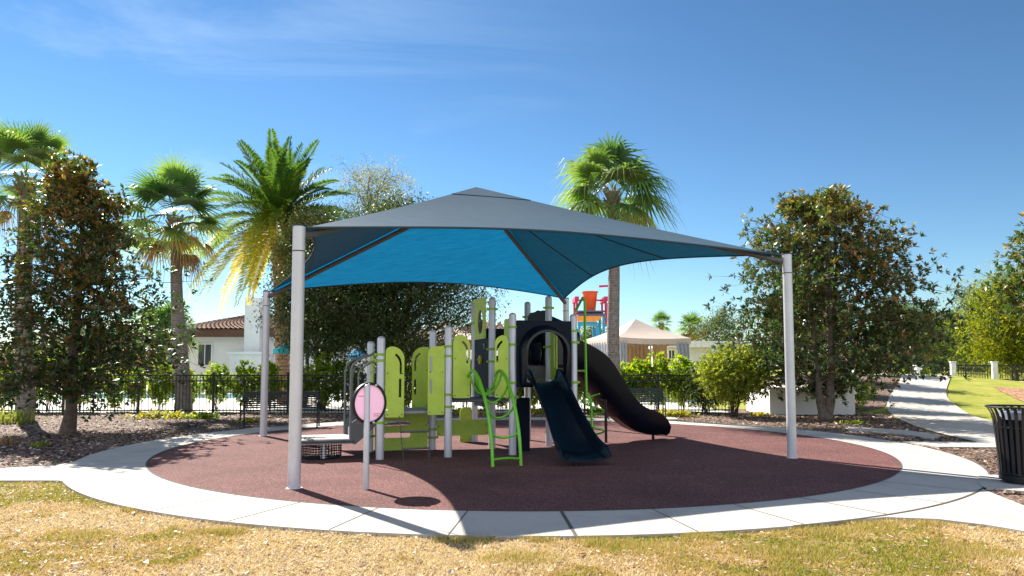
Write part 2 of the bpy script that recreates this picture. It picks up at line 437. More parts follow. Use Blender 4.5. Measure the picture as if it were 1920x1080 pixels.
def tile_mat():
    m, nt, nd, lk, b = newmat('roof_tiles')
    t = nd.new('ShaderNodeTexCoord')
    v = nd.new('ShaderNodeTexNoise'); v.inputs['Scale'].default_value = 3; v.inputs['Detail'].default_value = 6
    lk.new(t.outputs['Object'], v.inputs['Vector'])
    r = ramp(nd, [(.13, .065, .045), (.27, .15, .10), (.40, .27, .20)], [.3, .5, .7]); lk.new(v.outputs['Fac'], r.inputs[0])
    lk.new(r.outputs[0], b.inputs['Base Color']); b.inputs['Roughness'].default_value = .85
    return m
M['tiles'] = tile_mat()
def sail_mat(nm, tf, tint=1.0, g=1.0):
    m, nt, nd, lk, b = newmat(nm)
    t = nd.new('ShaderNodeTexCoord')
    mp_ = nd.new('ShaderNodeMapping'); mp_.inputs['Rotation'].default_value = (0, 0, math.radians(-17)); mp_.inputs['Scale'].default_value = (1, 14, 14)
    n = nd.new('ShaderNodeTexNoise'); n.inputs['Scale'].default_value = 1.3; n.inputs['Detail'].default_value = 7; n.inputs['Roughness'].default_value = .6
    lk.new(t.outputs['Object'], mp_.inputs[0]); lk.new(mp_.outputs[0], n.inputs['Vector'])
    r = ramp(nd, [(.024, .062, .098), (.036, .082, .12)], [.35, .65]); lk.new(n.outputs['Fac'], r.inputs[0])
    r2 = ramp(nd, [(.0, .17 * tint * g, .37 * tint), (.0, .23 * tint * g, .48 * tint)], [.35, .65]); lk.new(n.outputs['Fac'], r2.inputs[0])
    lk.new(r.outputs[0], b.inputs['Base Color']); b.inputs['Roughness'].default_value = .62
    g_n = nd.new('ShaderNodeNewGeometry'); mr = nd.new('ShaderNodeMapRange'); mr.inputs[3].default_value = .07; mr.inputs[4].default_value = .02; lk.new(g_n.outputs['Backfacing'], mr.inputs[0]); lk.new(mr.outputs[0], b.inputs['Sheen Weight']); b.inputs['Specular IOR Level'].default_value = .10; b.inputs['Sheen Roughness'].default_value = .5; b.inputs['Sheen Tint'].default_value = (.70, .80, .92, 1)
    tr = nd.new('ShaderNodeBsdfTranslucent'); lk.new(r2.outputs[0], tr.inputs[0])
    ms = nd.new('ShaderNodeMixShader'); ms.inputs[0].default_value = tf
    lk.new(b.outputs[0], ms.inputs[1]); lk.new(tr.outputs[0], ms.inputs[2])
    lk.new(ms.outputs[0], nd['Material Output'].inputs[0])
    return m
# one cloth in lit and shaded copies: panel brightness set through transmission and tint
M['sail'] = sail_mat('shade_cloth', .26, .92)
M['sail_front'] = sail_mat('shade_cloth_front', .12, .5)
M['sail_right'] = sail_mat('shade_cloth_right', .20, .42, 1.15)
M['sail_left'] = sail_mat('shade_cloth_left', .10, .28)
M['hem'] = simple('hem', (.02, .05, .08), .7)
M['rafter'] = simple('rafter', (.11, .11, .11), .5, .2)
def water_mat():
    m, nt, nd, lk, b = newmat('pool_water')
    b.inputs['Base Color'].default_value = (.06, .45, .55, 1); b.inputs['Roughness'].default_value = .08
    t = nd.new('ShaderNodeTexCoord'); n = nd.new('ShaderNodeTexNoise'); n.inputs['Scale'].default_value = 4
    lk.new(t.outputs['Object'], n.inputs['Vector']); bp = nd.new('ShaderNodeBump'); bp.inputs['Strength'].default_value = .3; bp.inputs['Distance'].default_value = .05
    lk.new(n.outputs['Fac'], bp.inputs['Height']); lk.new(bp.outputs[0], b.inputs['Normal'])
    return m
M['water'] = water_mat()
YG = (1.0, 1.05, .45)
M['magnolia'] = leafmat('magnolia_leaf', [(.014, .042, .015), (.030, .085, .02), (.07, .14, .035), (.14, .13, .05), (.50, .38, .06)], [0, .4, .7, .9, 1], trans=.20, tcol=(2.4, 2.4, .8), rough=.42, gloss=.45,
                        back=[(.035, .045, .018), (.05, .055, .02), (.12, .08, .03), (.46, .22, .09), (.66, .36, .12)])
M['magnolia_far'] = leafmat('magnolia_leaf_green', [(.015, .04, .014), (.035, .08, .02), (.08, .13, .03)], trans=.2, tcol=(2.4, 2.4, .9), rough=.36, gloss=.5,
                        back=[(.09, .055, .022), (.17, .10, .04), (.10, .085, .03)])
M['oak'] = leafmat('oak_leaf', [(.025, .045, .016), (.055, .09, .026), (.14, .17, .05)], trans=.22, tcol=(1.8, 1.8, 1.0), rough=.5, gloss=.25)
M['olive'] = leafmat('olive_leaf', [(.09, .13, .035), (.25, .27, .09), (.52, .46, .18)], trans=.42, tcol=(1.3, 1.2, .8), rough=.6, gloss=.12)
M['hedge'] = leafmat('hedge_leaf', [(.04, .10, .012), (.14, .25, .02), (.32, .42, .03), (.48, .50, .04)], trans=.55, tcol=(1.6, 1.5, .5), rough=.4)
M['bush'] = leafmat('bush_leaf', [(.08, .13, .02), (.26, .33, .05), (.50, .52, .09)], trans=.42, tcol=(1.5, 1.4, .5), rough=.45)
M['yellowplant'] = leafmat('yellow_plant', [(.12, .17, .02), (.34, .34, .03), (.5, .42, .04)], trans=.45, tcol=(1.4, 1.3, .5))
M['yellowtree'] = leafmat('yellow_green_tree', [(.05, .10, .01), (.20, .26, .015), (.42, .36, .02)], trans=.5, tcol=(1.5, 1.4, .4))
M['fargreen'] = leafmat('far_green', [(.03, .06, .014), (.08, .13, .025), (.19, .22, .045)], trans=.35, tcol=(1.5, 1.4, .6))
M['fan'] = leafmat('fan_palm_leaf', [(.035, .085, .04), (.075, .165, .06), (.16, .25, .08), (.36, .38, .09)], trans=.48, tcol=(1.6, 1.6, .6), rough=.38, gloss=.5)
M['deadfan'] = leafmat('dead_frond', [(.16, .10, .06), (.36, .21, .10), (.62, .34, .07)], trans=.35, rough=.7)
M['datefrond'] = leafmat('date_frond', [(.05, .12, .03), (.12, .22, .035), (.32, .33, .04), (.60, .42, .035)], [0, .4, .7, 1], trans=.45, tcol=(1.5, 1.4, .5), rough=.4)
M['stem'] = simple('green_stem', (.10, .12, .04), .7)

# ------------------------------------------------------------------ ground
RC = Vector((.18, 13.84, 0)); R1 = 6.43; R2 = 7.50
def circ(r, a0=0, a1=360, n=180, c=RC):
    return [(c.x + r * math.cos(math.radians(a0 + (a1 - a0) * k / n)), c.y + r * math.sin(math.radians(a0 + (a1 - a0) * k / n))) for k in range(n + (0 if a1 - a0 == 360 else 1))]
# ground sheet with relief
mb = MB()
xs = np.concatenate([[-600, -200, -90], np.arange(-50, 6, 8), np.arange(6, 60, 1.0), [65, 75, 90, 130, 250, 700]])
ys = np.concatenate([[-60, -10, 0, 8, 16], np.arange(20, 60, 1.0), [62, 66, 75, 90, 130, 200, 400, 900]])
vs = [(x, y, float(Hgt(x, y)) - .004 * 0) for y in ys for x in xs]
nx = len(xs)
fs = [(j * nx + i, j * nx + i + 1, (j + 1) * nx + i + 1, (j + 1) * nx + i) for j in range(len(ys) - 1) for i in range(nx - 1)]
mb.add(vs, fs)
g_ = struct('ground', mb, M['lawn_green'], smooth=True)
# foreground dry lawn
LAWN_F = [(-30, -8), (30, -8), (30, 6), (12, 8.5), (4, 9.5), (-4, 10), (-8, 11), (-30, 14)]
mb = MB(); mb.sheet(LAWN_F, .004)
struct('front_lawn', mb, M['lawn'])
# mulch beds
arm_l_back = [gp(190, 857), gp(150, 868), gp(100, 876), gp(0, 882)]
arm_l_front = [gp(0, 905), gp(110, 905), gp(150, 912), gp(185, 930), gp(250, 952)]
# left arm runs on out of frame
dl = (arm_l_back[3] - arm_l_back[2]).normalized()
lb_end = arm_l_back[3] + Vector((-9, 1.2, 0)); lf_end = arm_l_front[0] + Vector((-9, 1.2, 0))
arm_r_back = [gp(1835, 918), gp(1875, 935), gp(1920, 953)]
arm_r_front = [gp(1600, 985), gp(1660, 975), gp(1760, 979), gp(1850, 990), gp(1920, 1002)]
rb_end = arm_r_back[-1] + Vector((9, -3.4, 0)); rf_end = arm_r_front[-1] + Vector((8, -3.4, 0))
path_near = [gp(1990, 862), gp(1920, 850), gp(1870, 839), gp(1800, 826), gp(1740, 810), gp(1695, 793), gp(1655, 772), gp(1665, 752)]
mul = [lb_end, arm_l_back[3], arm_l_back[2], arm_l_back[1], arm_l_back[0], (-5, 9.5, 0), (0, 8, 0), (4, 8.3, 0), arm_r_back[0], arm_r_back[1], arm_r_back[2], rb_end,
       (16, 9.0, 0)] + [tuple(p) for p in path_near] + [(11.8, 24.0, 0), (9, 26, 0), (7.3, 26.0, 0), (7.3, 23.9, 0), (-30, 23.9, 0), (-30, 13, 0)]
mb = MB(); mb.slab([(p[0], p[1]) for p in mul], -.02, .014)
mulch_poly = [(p[0], p[1]) for p in mul]
struct('mulch_bed', mb, M['mulch'])
# pool deck behind the fence, pool
mb = MB(); mb.slab([(-60, 23.9), (7.3, 23.9), (7.3, 30), (12, 33), (12, 60), (-60, 60)], -.05, .02)
struct('pool_deck', mb, M['deck'])
mb = MB(); mb.sheet([(-24, 35), (-11, 35), (-9, 37), (-11, 41), (-24, 41)], .026)
struct('pool_water', mb, M['water'])
# concrete ring with its arms
def ring(mb, r0, r1, z, n=180, skirt=True):
    a = circ(r0, n=n); b = circ(r1, n=n)
    mb.add([(p[0], p[1], z) for p in a] + [(p[0], p[1], z) for p in b], [(i, n + i, n + (i + 1) % n, (i + 1) % n) for i in range(n)])
    if skirt: mb.add([(p[0], p[1], -.03) for p in b] + [(p[0], p[1], z) for p in b], [(i, (i + 1) % n, n + (i + 1) % n, n + i) for i in range(n)])
ZC = .034
mb = MB(); ring(mb, R1, R2, ZC)
ringpt = lambda px, py: gp(px, py)
la = [lb_end, arm_l_back[3], arm_l_back[2], arm_l_back[1], arm_l_back[0]]
def on_ring(p, r=R2 - .01):
    d = (Vector((p[0], p[1], 0)) - RC).normalized(); return RC + d * r
aL0 = on_ring(gp(205, 850)); aL1 = on_ring(gp(300, 965))
mb.slab([(p.x, p.y) for p in la + [aL0, on_ring(gp(240, 900), R2 - .4), aL1] + list(reversed(arm_l_front)) + [lf_end]], -.03, ZC - .003)
aR0 = on_ring(gp(1842, 905)); aR1 = on_ring(gp(1560, 985))
mb.slab([(p.x, p.y) for p in [aR1] + arm_r_front[1:] + [rf_end, rb_end] + list(reversed(arm_r_back)) + [aR0, on_ring(gp(1700, 945), R2 - .3)]], -.03, ZC - .003)
struct('ring_path', mb, M['concrete'])
# scored joints in the ring
mb = MB()
for k in range(42):
    a = math.radians(-90 + 2.9 + k * 360 / 42)
    w = .018 if k == 0 else .007
    d = Vector((math.cos(a), math.sin(a), 0)); s_ = Vector((-d.y, d.x, 0)) * w
    p0 = RC + d * (R1 + .01); p1 = RC + d * (R2 - .01)
    mb.add([(q.x, q.y, ZC + .003) for q in (p0 - s_, p1 - s_, p1 + s_, p0 + s_)], [(0, 1, 2, 3)])
a_ = circ(R2 - .012, -71, -6, 50); b_ = circ(R2 + .014, -71, -6, 50)
mb.add([(p[0], p[1], ZC + .003) for p in a_ + b_], [(i, 51 + i, 52 + i, i + 1) for i in range(50)])
a_ = circ(R1 - .012, n=180); b_ = circ(R1 + .010, n=180)
mb.add([(p[0], p[1], ZC + .004) for p in a_ + b_], [(i, 180 + i, 180 + (i + 1) % 180, (i + 1) % 180) for i in range(180)])
struct('path_joints', mb, M['joint'])
mb = MB(); mb.sheet(circ(R1 - .008), ZC - .002)
struct('rubber_surface', mb, M['rubber'])
# bench pads and bin pad and stepping strips
mb = MB()
bp1 = [gp(400, 806), gp(470, 812), gp(560, 800), gp(640, 796), gp(640, 788), gp(560, 791)]
mb.slab([(p.x, p.y) for p in [gp(1836, 896), gp(1990, 899), gp(1990, 934), gp(1850, 922), gp(1836, 914)]], -.02, .046)
mb.slab([(p.x, p.y) for p in [gp(1590, 803), gp(1700, 810), gp(1765, 820), gp(1750, 826), gp(1690, 817), gp(1590, 809)]], -.02, .045)
mb.slab([(p.x, p.y) for p in [gp(1690, 832), gp(1880, 833), gp(1990, 845), gp(1990, 856), gp(1880, 843), gp(1760, 842)]], -.02, .045)
mb.slab([(p.x, p.y) for p in [gp(1150, 790), gp(1275, 790), gp(1262, 782), gp(1150, 780)]], -.02, .030)
struct('bench_and_bin_pads', mb, M['concrete'])
# far path climbing to the bridge
def ribbon(L, Rr, dz):
    mb = MB(); n = len(L); K = 6
    for i in range(n):
        for k in range(K + 1):
            p = L[i].lerp(Rr[i], k / K); mb.v.append((p.x, p.y, max(float(Hgt(p.x, p.y)), 0) + dz))
    for i in range(n - 1):
        for k in range(K): mb.f.append([i * (K + 1) + k, i * (K + 1) + k + 1, (i + 1) * (K + 1) + k + 1, (i + 1) * (K + 1) + k]); mb.m.append(0)
    return mb
def dense(pts, n=60):
    d = [0.0]
    for a, b in zip(pts, pts[1:]): d.append(d[-1] + (b - a).length)
    out = []
    for k in range(n):
        t = d[-1] * k / (n - 1); i = 0
        while i < len(pts) - 2 and d[i + 1] < t: i += 1
        u = (t - d[i]) / max(1e-6, d[i + 1] - d[i]); out.append(pts[i].lerp(pts[i + 1], u))
    # smooth
    for _ in range(3):
        out = [out[0]] + [(out[i - 1] + out[i] * 2 + out[i + 1]) / 4 for i in range(1, n - 1)] + [out[-1]]
    return out
pl_ = [gp(2060, 880), gp(1990, 862), gp(1920, 850), gp(1870, 839), gp(1800, 826), gp(1740, 810), gp(1695, 793), gp(1660, 772), gt(1665, 750), gt(1680, 725), gt(1688, 712), gt(1692, 705), Vector((30, 62, 0))]
pr_ = [gp(2150, 850), gp(2050, 826), gp(1960, 812), gp(1900, 800), gp(1865, 794), gp(1822, 781), gp(1795, 769), gt(1777, 752), gt(1773, 738), gt(1777, 722), gt(1782, 712), gt(1782, 705), Vector((34, 62, 0))]
struct('far_path', ribbon(dense(pl_), dense(pr_), .035), M['concrete'], smooth=True)
bed_L = [Vector((8.4, 21.0, 0)), Vector((9.0, 26, 0)), Vector((10.2, 31, 0)), Vector((13.0, 36, 0)), Vector((17.5, 42, 0))]
bed_R = [gp(1663, 770) + Vector((-.1, 0, 0)), gt(1666, 750), gt(1680, 725), gt(1688, 712), gt(1692, 705)]
struct('mulch_bank', ribbon(dense(bed_L, 24), dense(bed_R, 24), .022), M['mulch'], smooth=True)
mb = MB()
q0, q1 = gt(1868, 728), gt(1990, 740)
soil_L = [gt(1862, 726), gt(1885, 727), gt(1905, 729), gt(1930, 730), gt(1990, 732)]
soil_R = [gt(1872, 733), gt(1890, 741), gt(1905, 749), gt(1930, 758), gt(1990, 770)]
struct('ditch_bank', ribbon(dense(soil_R, 20), dense(soil_L, 20), .03), M['soil'], smooth=True)

# grass blades of the front lawn
rng = np.random.default_rng(3)
def inpoly(x, y, poly):
    r = np.zeros(len(x), bool); n = len(poly); j = n - 1
    for i in range(n):
        xi, yi = poly[i][0], poly[i][1]; xj, yj = poly[j][0], poly[j][1]
        c = ((yi > y) != (yj > y)) & (x < (xj - xi) * (y - yi) / (yj - yi + 1e-12) + xi)
        r ^= c; j = i
    return r
def vnoise(x, y, s, seed):
    r = np.random.default_rng(seed); g = r.random((64, 64)); u = x * s; v = y * s
    i = np.floor(u).astype(int); j = np.floor(v).astype(int); fu = u - i; fv = v - j
    fu = fu * fu * (3 - 2 * fu); fv = fv * fv * (3 - 2 * fv)
    G = lambda a, b: g[a % 64, b % 64]
    return (G(i, j) * (1 - fu) + G(i + 1, j) * fu) * (1 - fv) + (G(i, j + 1) * (1 - fu) + G(i + 1, j + 1) * fu) * fv
armL = [(p.x, p.y) for p in la + [aL0, RC, aL1] + list(reversed(arm_l_front)) + [lf_end]]
armR = [(p.x, p.y) for p in [aR1] + arm_r_front[1:] + [rf_end, rb_end] + list(reversed(arm_r_back)) + [aR0, RC]]
def lawn_points(n, seed, edge=0.0):
    r = np.random.default_rng(seed)
    y = 4.4 + (10.2 - 4.4) * r.random(n) ** 1.25
    x = (r.random(n) * 2 - 1) * (y * .76 + .3)
    k = (np.hypot(x - RC.x, y - RC.y) > R2 - edge) & ~inpoly(x, y, armL) & ~inpoly(x, y, armR)
    k &= (y < 9.6) & ~((x > 5.0) & (y > 7.2)) & ~((x < -6.8) & (y > 10.2))
    k &= ~inpoly(x, y, mulch_poly)
    return x[k], y[k], r
x, y, r = lawn_points(270000, 5, edge=.012)
n = len(x)
big = vnoise(x, y, .7, 1) * .5 + vnoise(x, y, 2.3, 2) * .3 + vnoise(x, y, 7, 4) * .2
dens = r.random(n) < (.35 + .65 * (vnoise(x, y, 5, 9) > .32))
x, y, big = x[dens], y[dens], big[dens]; n = len(x)
greenish = np.clip((big - .46) * 3.6 + .14 + (x < -3.4) * .45 * np.clip((y - 6.2) / 2, 0, 1), 0, 1)
a = r.random(n) * 2 * PI; h = (.010 + .022 * r.random(n)) * (.7 + .8 * big); w = .0035 + .003 * r.random(n)
lean = .030 * (r.random((n, 2)) - .5) * 1.9
P0 = np.stack([x, y, np.full(n, .002)], 1)
S = np.stack([np.cos(a) * w, np.sin(a) * w, np.zeros(n)], 1)
T = P0 + np.stack([lean[:, 0], lean[:, 1], h], 1)
Q = np.stack([P0 - S, P0 + S, T], 1)
rn = np.clip(greenish * .85 + (r.random(n) - .5) * .5, 0, 1)
TUFT = [(650, 984, .12), (560, 975, .08), (700, 1000, .10), (870, 1016, .16), (1010, 1013, .10), (1130, 1020, .14), (1200, 1030, .22), (1320, 1010, .10), (1560, 1000, .20), (1640, 990, .14), (1740, 985, .10), (250, 958, .08), (1480, 1040, .25), (1830, 1040, .2), (420, 1000, .1), (980, 1050, .2), (150, 1010, .2)]
Qt = []; rt = []
for px, py, rad_ in TUFT:
    p = gp(px, py); m = int(900 * rad_ / .15)
    a = r.random(m) * 2 * PI; q = rad_ * r.random(m) ** .6; X = p.x + np.cos(a) * q * 1.8; Yy = p.y + np.sin(a) * q
    ok = np.hypot(X - RC.x, Yy - RC.y) > R2 + .005; X, Yy = X[ok], Yy[ok]; m = len(X); aa = r.random(m) * 2 * PI
    P0 = np.stack([X, Yy, np.full(m, .002)], 1); S = np.stack([np.cos(aa) * .003, np.sin(aa) * .003, np.zeros(m)], 1)
    T_ = P0 + np.stack([(r.random(m) - .5) * .07, (r.random(m) - .5) * .07, .02 + .045 * r.random(m)], 1)
    Qt.append(np.stack([P0 - S, P0 + S, T_], 1)); rt.append(np.clip(.25 + r.random(m) * .75, 0, 1))
Q = np.concatenate([Q] + Qt); rn = np.concatenate([rn] + rt)
o = quads_obj('lawn_grass', Q, rn, M['grass']); tag(o, 'dry straw and green grass blades of the front lawn', 'grass', kind='stuff')
# short dead litter lying flat on the lawn
x, y, r = lawn_points(24000, 15)
n = len(x); a = r.random(n) * 2 * PI; L = .010 + .040 * r.random(n) ** 4; w = .003 + .008 * r.random(n)
z = .006 + .018 * r.random(n)
d = np.stack([np.cos(a) * L, np.sin(a) * L, (r.random(n) - .5) * .012], 1); s = np.stack([-np.sin(a) * w, np.cos(a) * w, (r.random(n) - .5) * .008], 1)
c = np.stack([x, y, z], 1)
o = quads_obj('lawn_litter', np.stack([c - d, c - s, c + d, c + s], 1), r.random(n) ** .8, M['dryleaf'])
tag(o, 'pale and brown bits of dead leaf strewn in the front lawn', 'leaf litter', kind='stuff')
# taller tufts along the path edge
# mulch chips
r = np.random.default_rng(8); n = 90000
y = 8.5 + 15.2 * r.random(n) ** 1.5; x = (r.random(n) * 2 - 1) * (y * .78)
PADS = [[gp(1836, 896), gp(1990, 899), gp(1990, 934), gp(1850, 922), gp(1836, 914)], [gp(1590, 803), gp(1700, 810), gp(1765, 820), gp(1750, 826), gp(1690, 817), gp(1590, 809)], [gp(1690, 832), gp(1880, 833), gp(1990, 845), gp(1990, 856), gp(1880, 843), gp(1760, 842)], [gp(1150, 790), gp(1275, 790), gp(1262, 782), gp(1150, 780)]]
k = inpoly(x, y, mulch_poly) & ~inpoly(x, y, PADS[0]) & ~inpoly(x, y, PADS[1]) & ~inpoly(x, y, PADS[2]) & ~inpoly(x, y, PADS[3]) & (np.hypot(x - RC.x, y - RC.y) > R2 + .01) & ~inpoly(x, y, armL) & ~inpoly(x, y, armR)
x, y = x[k], y[k]; n = len(x); a = r.random(n) * 2 * PI; L = (.012 + .035 * r.random(n) ** 1.5) * (1 + y * .025); w = L * (.25 + .3 * r.random(n))
c = np.stack([x, y, .016 + .022 * r.random(n)], 1)
d = np.stack([np.cos(a) * L, np.sin(a) * L, (r.random(n) - .5) * .9 * L], 1); s = np.stack([-np.sin(a) * w, np.cos(a) * w, (r.random(n) - .5) * .8 * w], 1)
o = quads_obj('mulch_chips', np.stack([c - d, c - s, c + d, c + s], 1), r.random(n), M['chips'])
tag(o, 'brown bark chips covering the planting beds', 'mulch', kind='stuff')

# individual fallen leaves on the lawn and path
def leaf_mesh():
    mb = MB(); K = 7
    for i in range(K + 1):
        t = i / K; wd = .5 * math.sin(PI * t ** .8) * .42 + (.01 if i in (0, K) else 0)
        zc = .18 * math.sin(PI * t) + .1 * t * t
        for j, q in ((-1, .16), (0, 0), (1, .20)): mb.v.append((t - .5, j * wd, zc * .6 + q * wd * 2 - .02))
    for i in range(K):
        for j in range(2): mb.f.append([i * 3 + j, i * 3 + j + 1, i * 3 + 4 + j, i * 3 + 3 + j]); mb.m.append(0)
    return mb
M['leafbrown'] = simple('fallen_leaf_brown', (.17, .07, .04), .6)
M['leaftan'] = simple('fallen_leaf_pale', (.60, .50, .38), .6)
M['leaforange'] = simple('fallen_leaf_orange', (.50, .15, .03), .6)
rr = random.Random(4)
leaf_src = {}
for kind, mat in (('brown', 'leafbrown'), ('pale', 'leaftan'), ('orange', 'leaforange')):
    leaf_src[kind] = None
spots = [(190, 942, 'brown', 1.0), (250, 968, 'brown', .7), (270, 975, 'pale', .8), (60, 962, 'pale', .7), (20, 975, 'brown', .6), (70, 980, 'pale', .6), (215, 1030, 'brown', .6), (35, 1000, 'pale', .7), (60, 1030, 'brown', .5),
         (218, 998, 'brown', .5), (572, 990, 'orange', .8), (640, 998, 'orange', .6), (275, 1060, 'pale', .9), (195, 1075, 'brown', .9), (610, 1010, 'brown', .8), (680, 1062, 'brown', .8), (500, 1022, 'pale', .8),
         (250, 965, 'pale', .6), (430, 1075, 'pale', 1.0), (1290, 1003, 'brown', .7), (1560, 998, 'brown', .7), (1400, 1040, 'pale', .7), (1120, 1072, 'orange', .6), (1890, 1015, 'orange', .8), (1500, 1044, 'brown', .6), (330, 1002, 'pale', .6),
         (1000, 1040, 'pale', .6), (1640, 1038, 'pale', .6), (1770, 1020, 'brown', .6), (120, 925, 'pale', .6), (95, 943, 'brown', .5), (20, 928, 'pale', .6), (425, 988, 'brown', .6), (640, 1022, 'pale', .6), (845, 1078, 'pale', .8), (1230, 1056, 'brown', .6)]
for px, py, kind, s in spots:
    if leaf_src[kind] is None:
        leaf_src[kind] = o = obj('fallen_leaf', leaf_mesh(), M[{'brown': 'leafbrown', 'pale': 'leaftan', 'orange': 'leaforange'}[kind]], smooth=True)
        tag(o, {'brown': 'curled dark brown magnolia leaf fallen at the lawn', 'pale': 'pale bleached dead leaf lying on the dry lawn', 'orange': 'small bright orange leaf fallen at the lawn edge'}[kind], 'fallen leaf', kind + ' fallen leaves on the front lawn')
    else:
        o = leaf_src[kind].copy(); C.objects.link(o)
    p = gp(px, py); o.location = (p.x, p.y, .02); o.rotation_euler = (rr.uniform(-.5, .5), rr.uniform(-.4, .4), rr.uniform(0, 6.28))
    sc = .10 * s; o.scale = (sc, sc, sc)

# ------------------------------------------------------------------ shade canopy
PB = [Vector((-2.67, 8.84, 0)), Vector((4.59, 11.79, 0)), Vector((1.36, 17.95, 0)), Vector((-5.39, 15.57, 0))]   # front-left, right, back-right, back-left
HT = [3.24, 3.36, 3.22, 3.14]
APEX = Vector((-.69, 13.5, 4.97))
cn_ = thing('shade_canopy', (APEX.x, APEX.y, 0), 'large hipped blue shade sail on four silver poles over the playground', 'shade canopy')
tops = []
for i, (b, h) in enumerate(zip(PB, HT)):
    mb = MB(); mb.post(b.x, b.y, 0, h + .03, .077 if i != 1 else .075, 28, dome=False)
    mb.tube([(b.x, b.y, 0), (b.x, b.y, .035)], .10, 24)
    po = obj('post', mb, M['silver'], cn_, True)
    mb = MB(); mb.tube([(b.x, b.y, h - .29), (b.x, b.y, h - .275)], .0795, 28); obj('sleeve_joint', mb, M['joint'], po, True)
    mb = MB(); mb.tube([(b.x, b.y, h + .031), (b.x, b.y, h + .05)], .086, 24); obj('cap', mb, M['hem'], po, True)
    tops.append(Vector((b.x, b.y, h)))
for t in tops:
    mb = MB(); e = APEX - Vector((0, 0, .12)); s0 = t + Vector((0, 0, -.10))
    pts = [s0.lerp(e, k / 6) for k in range(7)]
    mb.tube(pts, .045, 12); obj('rafter', mb, M['rafter'], cn_, True)
def edge_pt(a, b, t, sag):
    p = a.lerp(b, t); k = 4 * t * (1 - t)
    return p + (APEX - p) * (sag * k)
mb = MB(); hem = MB(); seam = MB()
K, L = 28, 12
sags = [.17, .18, .14, .13]
for i in range(4):
    a, b = tops[i], tops[(i + 1) % 4]
    a = a + (APEX - a) * .02; b = b + (APEX - b) * .02
    grid = []
    for l in range(L + 1):
        row = []
        for k in range(K + 1):
            e = edge_pt(a, b, k / K, sags[i]); p = e.lerp(APEX, l / L)
            s_l = math.sin(PI * l / L); p = p - Vector((0, 0, .06 * s_l * (1 - (2 * k / K - 1) ** 2) * .6 + .03 * s_l))
            row.append(p)
        grid.append(row)
    vs = [p for r_ in grid for p in r_]; n1 = K + 1
    mb.add(vs, [(l * n1 + k, l * n1 + k + 1, (l + 1) * n1 + k + 1, (l + 1) * n1 + k) for l in range(L) for k in range(K)], i)
    hem.tube([grid[0][k] for k in range(K + 1)], .016, 6)
    if i in (0, 1, 2, 3):
        for kk in ((8, 20) if i == 1 else ()):
            seam.tube([grid[l][kk] + Vector((0, 0, -.006)) for l in range(0, 10)], .012, 5)
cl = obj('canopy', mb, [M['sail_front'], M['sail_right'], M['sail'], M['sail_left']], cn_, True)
obj('hem', hem, M['hem'], cl, True)
obj('seam', seam, M['hem'], cl, True)
mb = MB(); hem = MB()
for i in range(4):
    a, b = tops[i], tops[(i + 1) % 4]; a = a + (APEX - a) * .02; b = b + (APEX - b) * .02; vs = []
    for k in range(13):
        e = edge_pt(a, b, k / 12, sags[i])
        for f_ in (.80, .87, .94, 1.0):
            p = e.lerp(APEX, f_); sl_ = math.sin(PI * f_); vs.append(p - Vector((0, 0, .06 * sl_ * (1 - (2 * k / 12 - 1) ** 2) * .6 + .03 * sl_ - .006)))
    mb.add(vs, [(k * 4 + j, k * 4 + 4 + j, k * 4 + 5 + j, k * 4 + 1 + j) for k in range(12) for j in range(3)])
    hem.tube([vs[k * 4] for k in range(13)], .005, 6)
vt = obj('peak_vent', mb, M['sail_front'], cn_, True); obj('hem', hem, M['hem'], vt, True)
# cable loop hanging at the front left post top
mb = MB(); b = tops[0]
mb.tube([b + Vector((.085, 0, -.12)), b + Vector((.15, .02, -.22)), b + Vector((.17, .03, -.38)), b + Vector((.14, .03, -.5)), b + Vector((.085, 0, -.55))], .008, 6)
obj('cable', mb, M['blackmetal'], cn_, True)

# ------------------------------------------------------------------ playground structure
O0 = Vector((-2.13, 11.59, 0)); E1 = Vector((1.07, .31, 0)); E2 = Vector((-.38, 1.07, 0))
U1 = E1.normalized(); U2 = E2.normalized(); S1 = E1.length; S2 = E2.length
def W(i, j, z=0): 
    p = O0 + E1 * i + E2 * j; return Vector((p.x, p.y, z))
pg = thing('playground_structure', W(1.5, .7, 0), 'lime green and navy playground climbing structure with two slides under the blue shade sail', 'playground')
def rr_(x0, z0, x1, z1, r=(0, 0, 0, 0), n=8):
    """loop, counter-clockwise from bottom-left; radii bl, br, tr, tl"""
    out = []
    for (cx, cz, a0, rad) in ((x0 + r[0], z0 + r[0], 180, r[0]), (x1 - r[1], z0 + r[1], 270, r[1]), (x1 - r[2], z1 - r[2], 0, r[2]), (x0 + r[3], z1 - r[3], 90, r[3])):
        if rad <= 0: out.append((cx, cz)); continue
        for k in range(n + 1):
            a = math.radians(a0 + 90 * k / n); out.append((cx + rad * math.cos(a), cz + rad * math.sin(a)))
    return out
posts = {'A': (0, 0, 2.02), 'B': (0, 1, 1.98), 'C': (1, 0, 2.21), 'D': (1, 1, 2.2), 'G': (2, 0, 2.45), 'F': (2, 1, 2.83), 'E': (2, 2, 2.83), 'J': (3, 0, 2.45), 'I': (3, 1, 2.88), 'H': (3, 2, 2.87)}
clampz = {'A': (.62, 1.62, 1.72), 'B': (.3, 1.72, 1.6), 'C': (.86, 1.06, 1.70, 1.86), 'D': (.25, .4, 1.82), 'G': (1.25, 1.0, 1.90, 2.2), 'F': (1.1, 1.62, 1.85, 2.6), 'E': (.9, 2.4), 'J': (1.25, 1.95, 2.15), 'I': (1.9, 2.3, 2.65), 'H': (1.6, 2.55)}
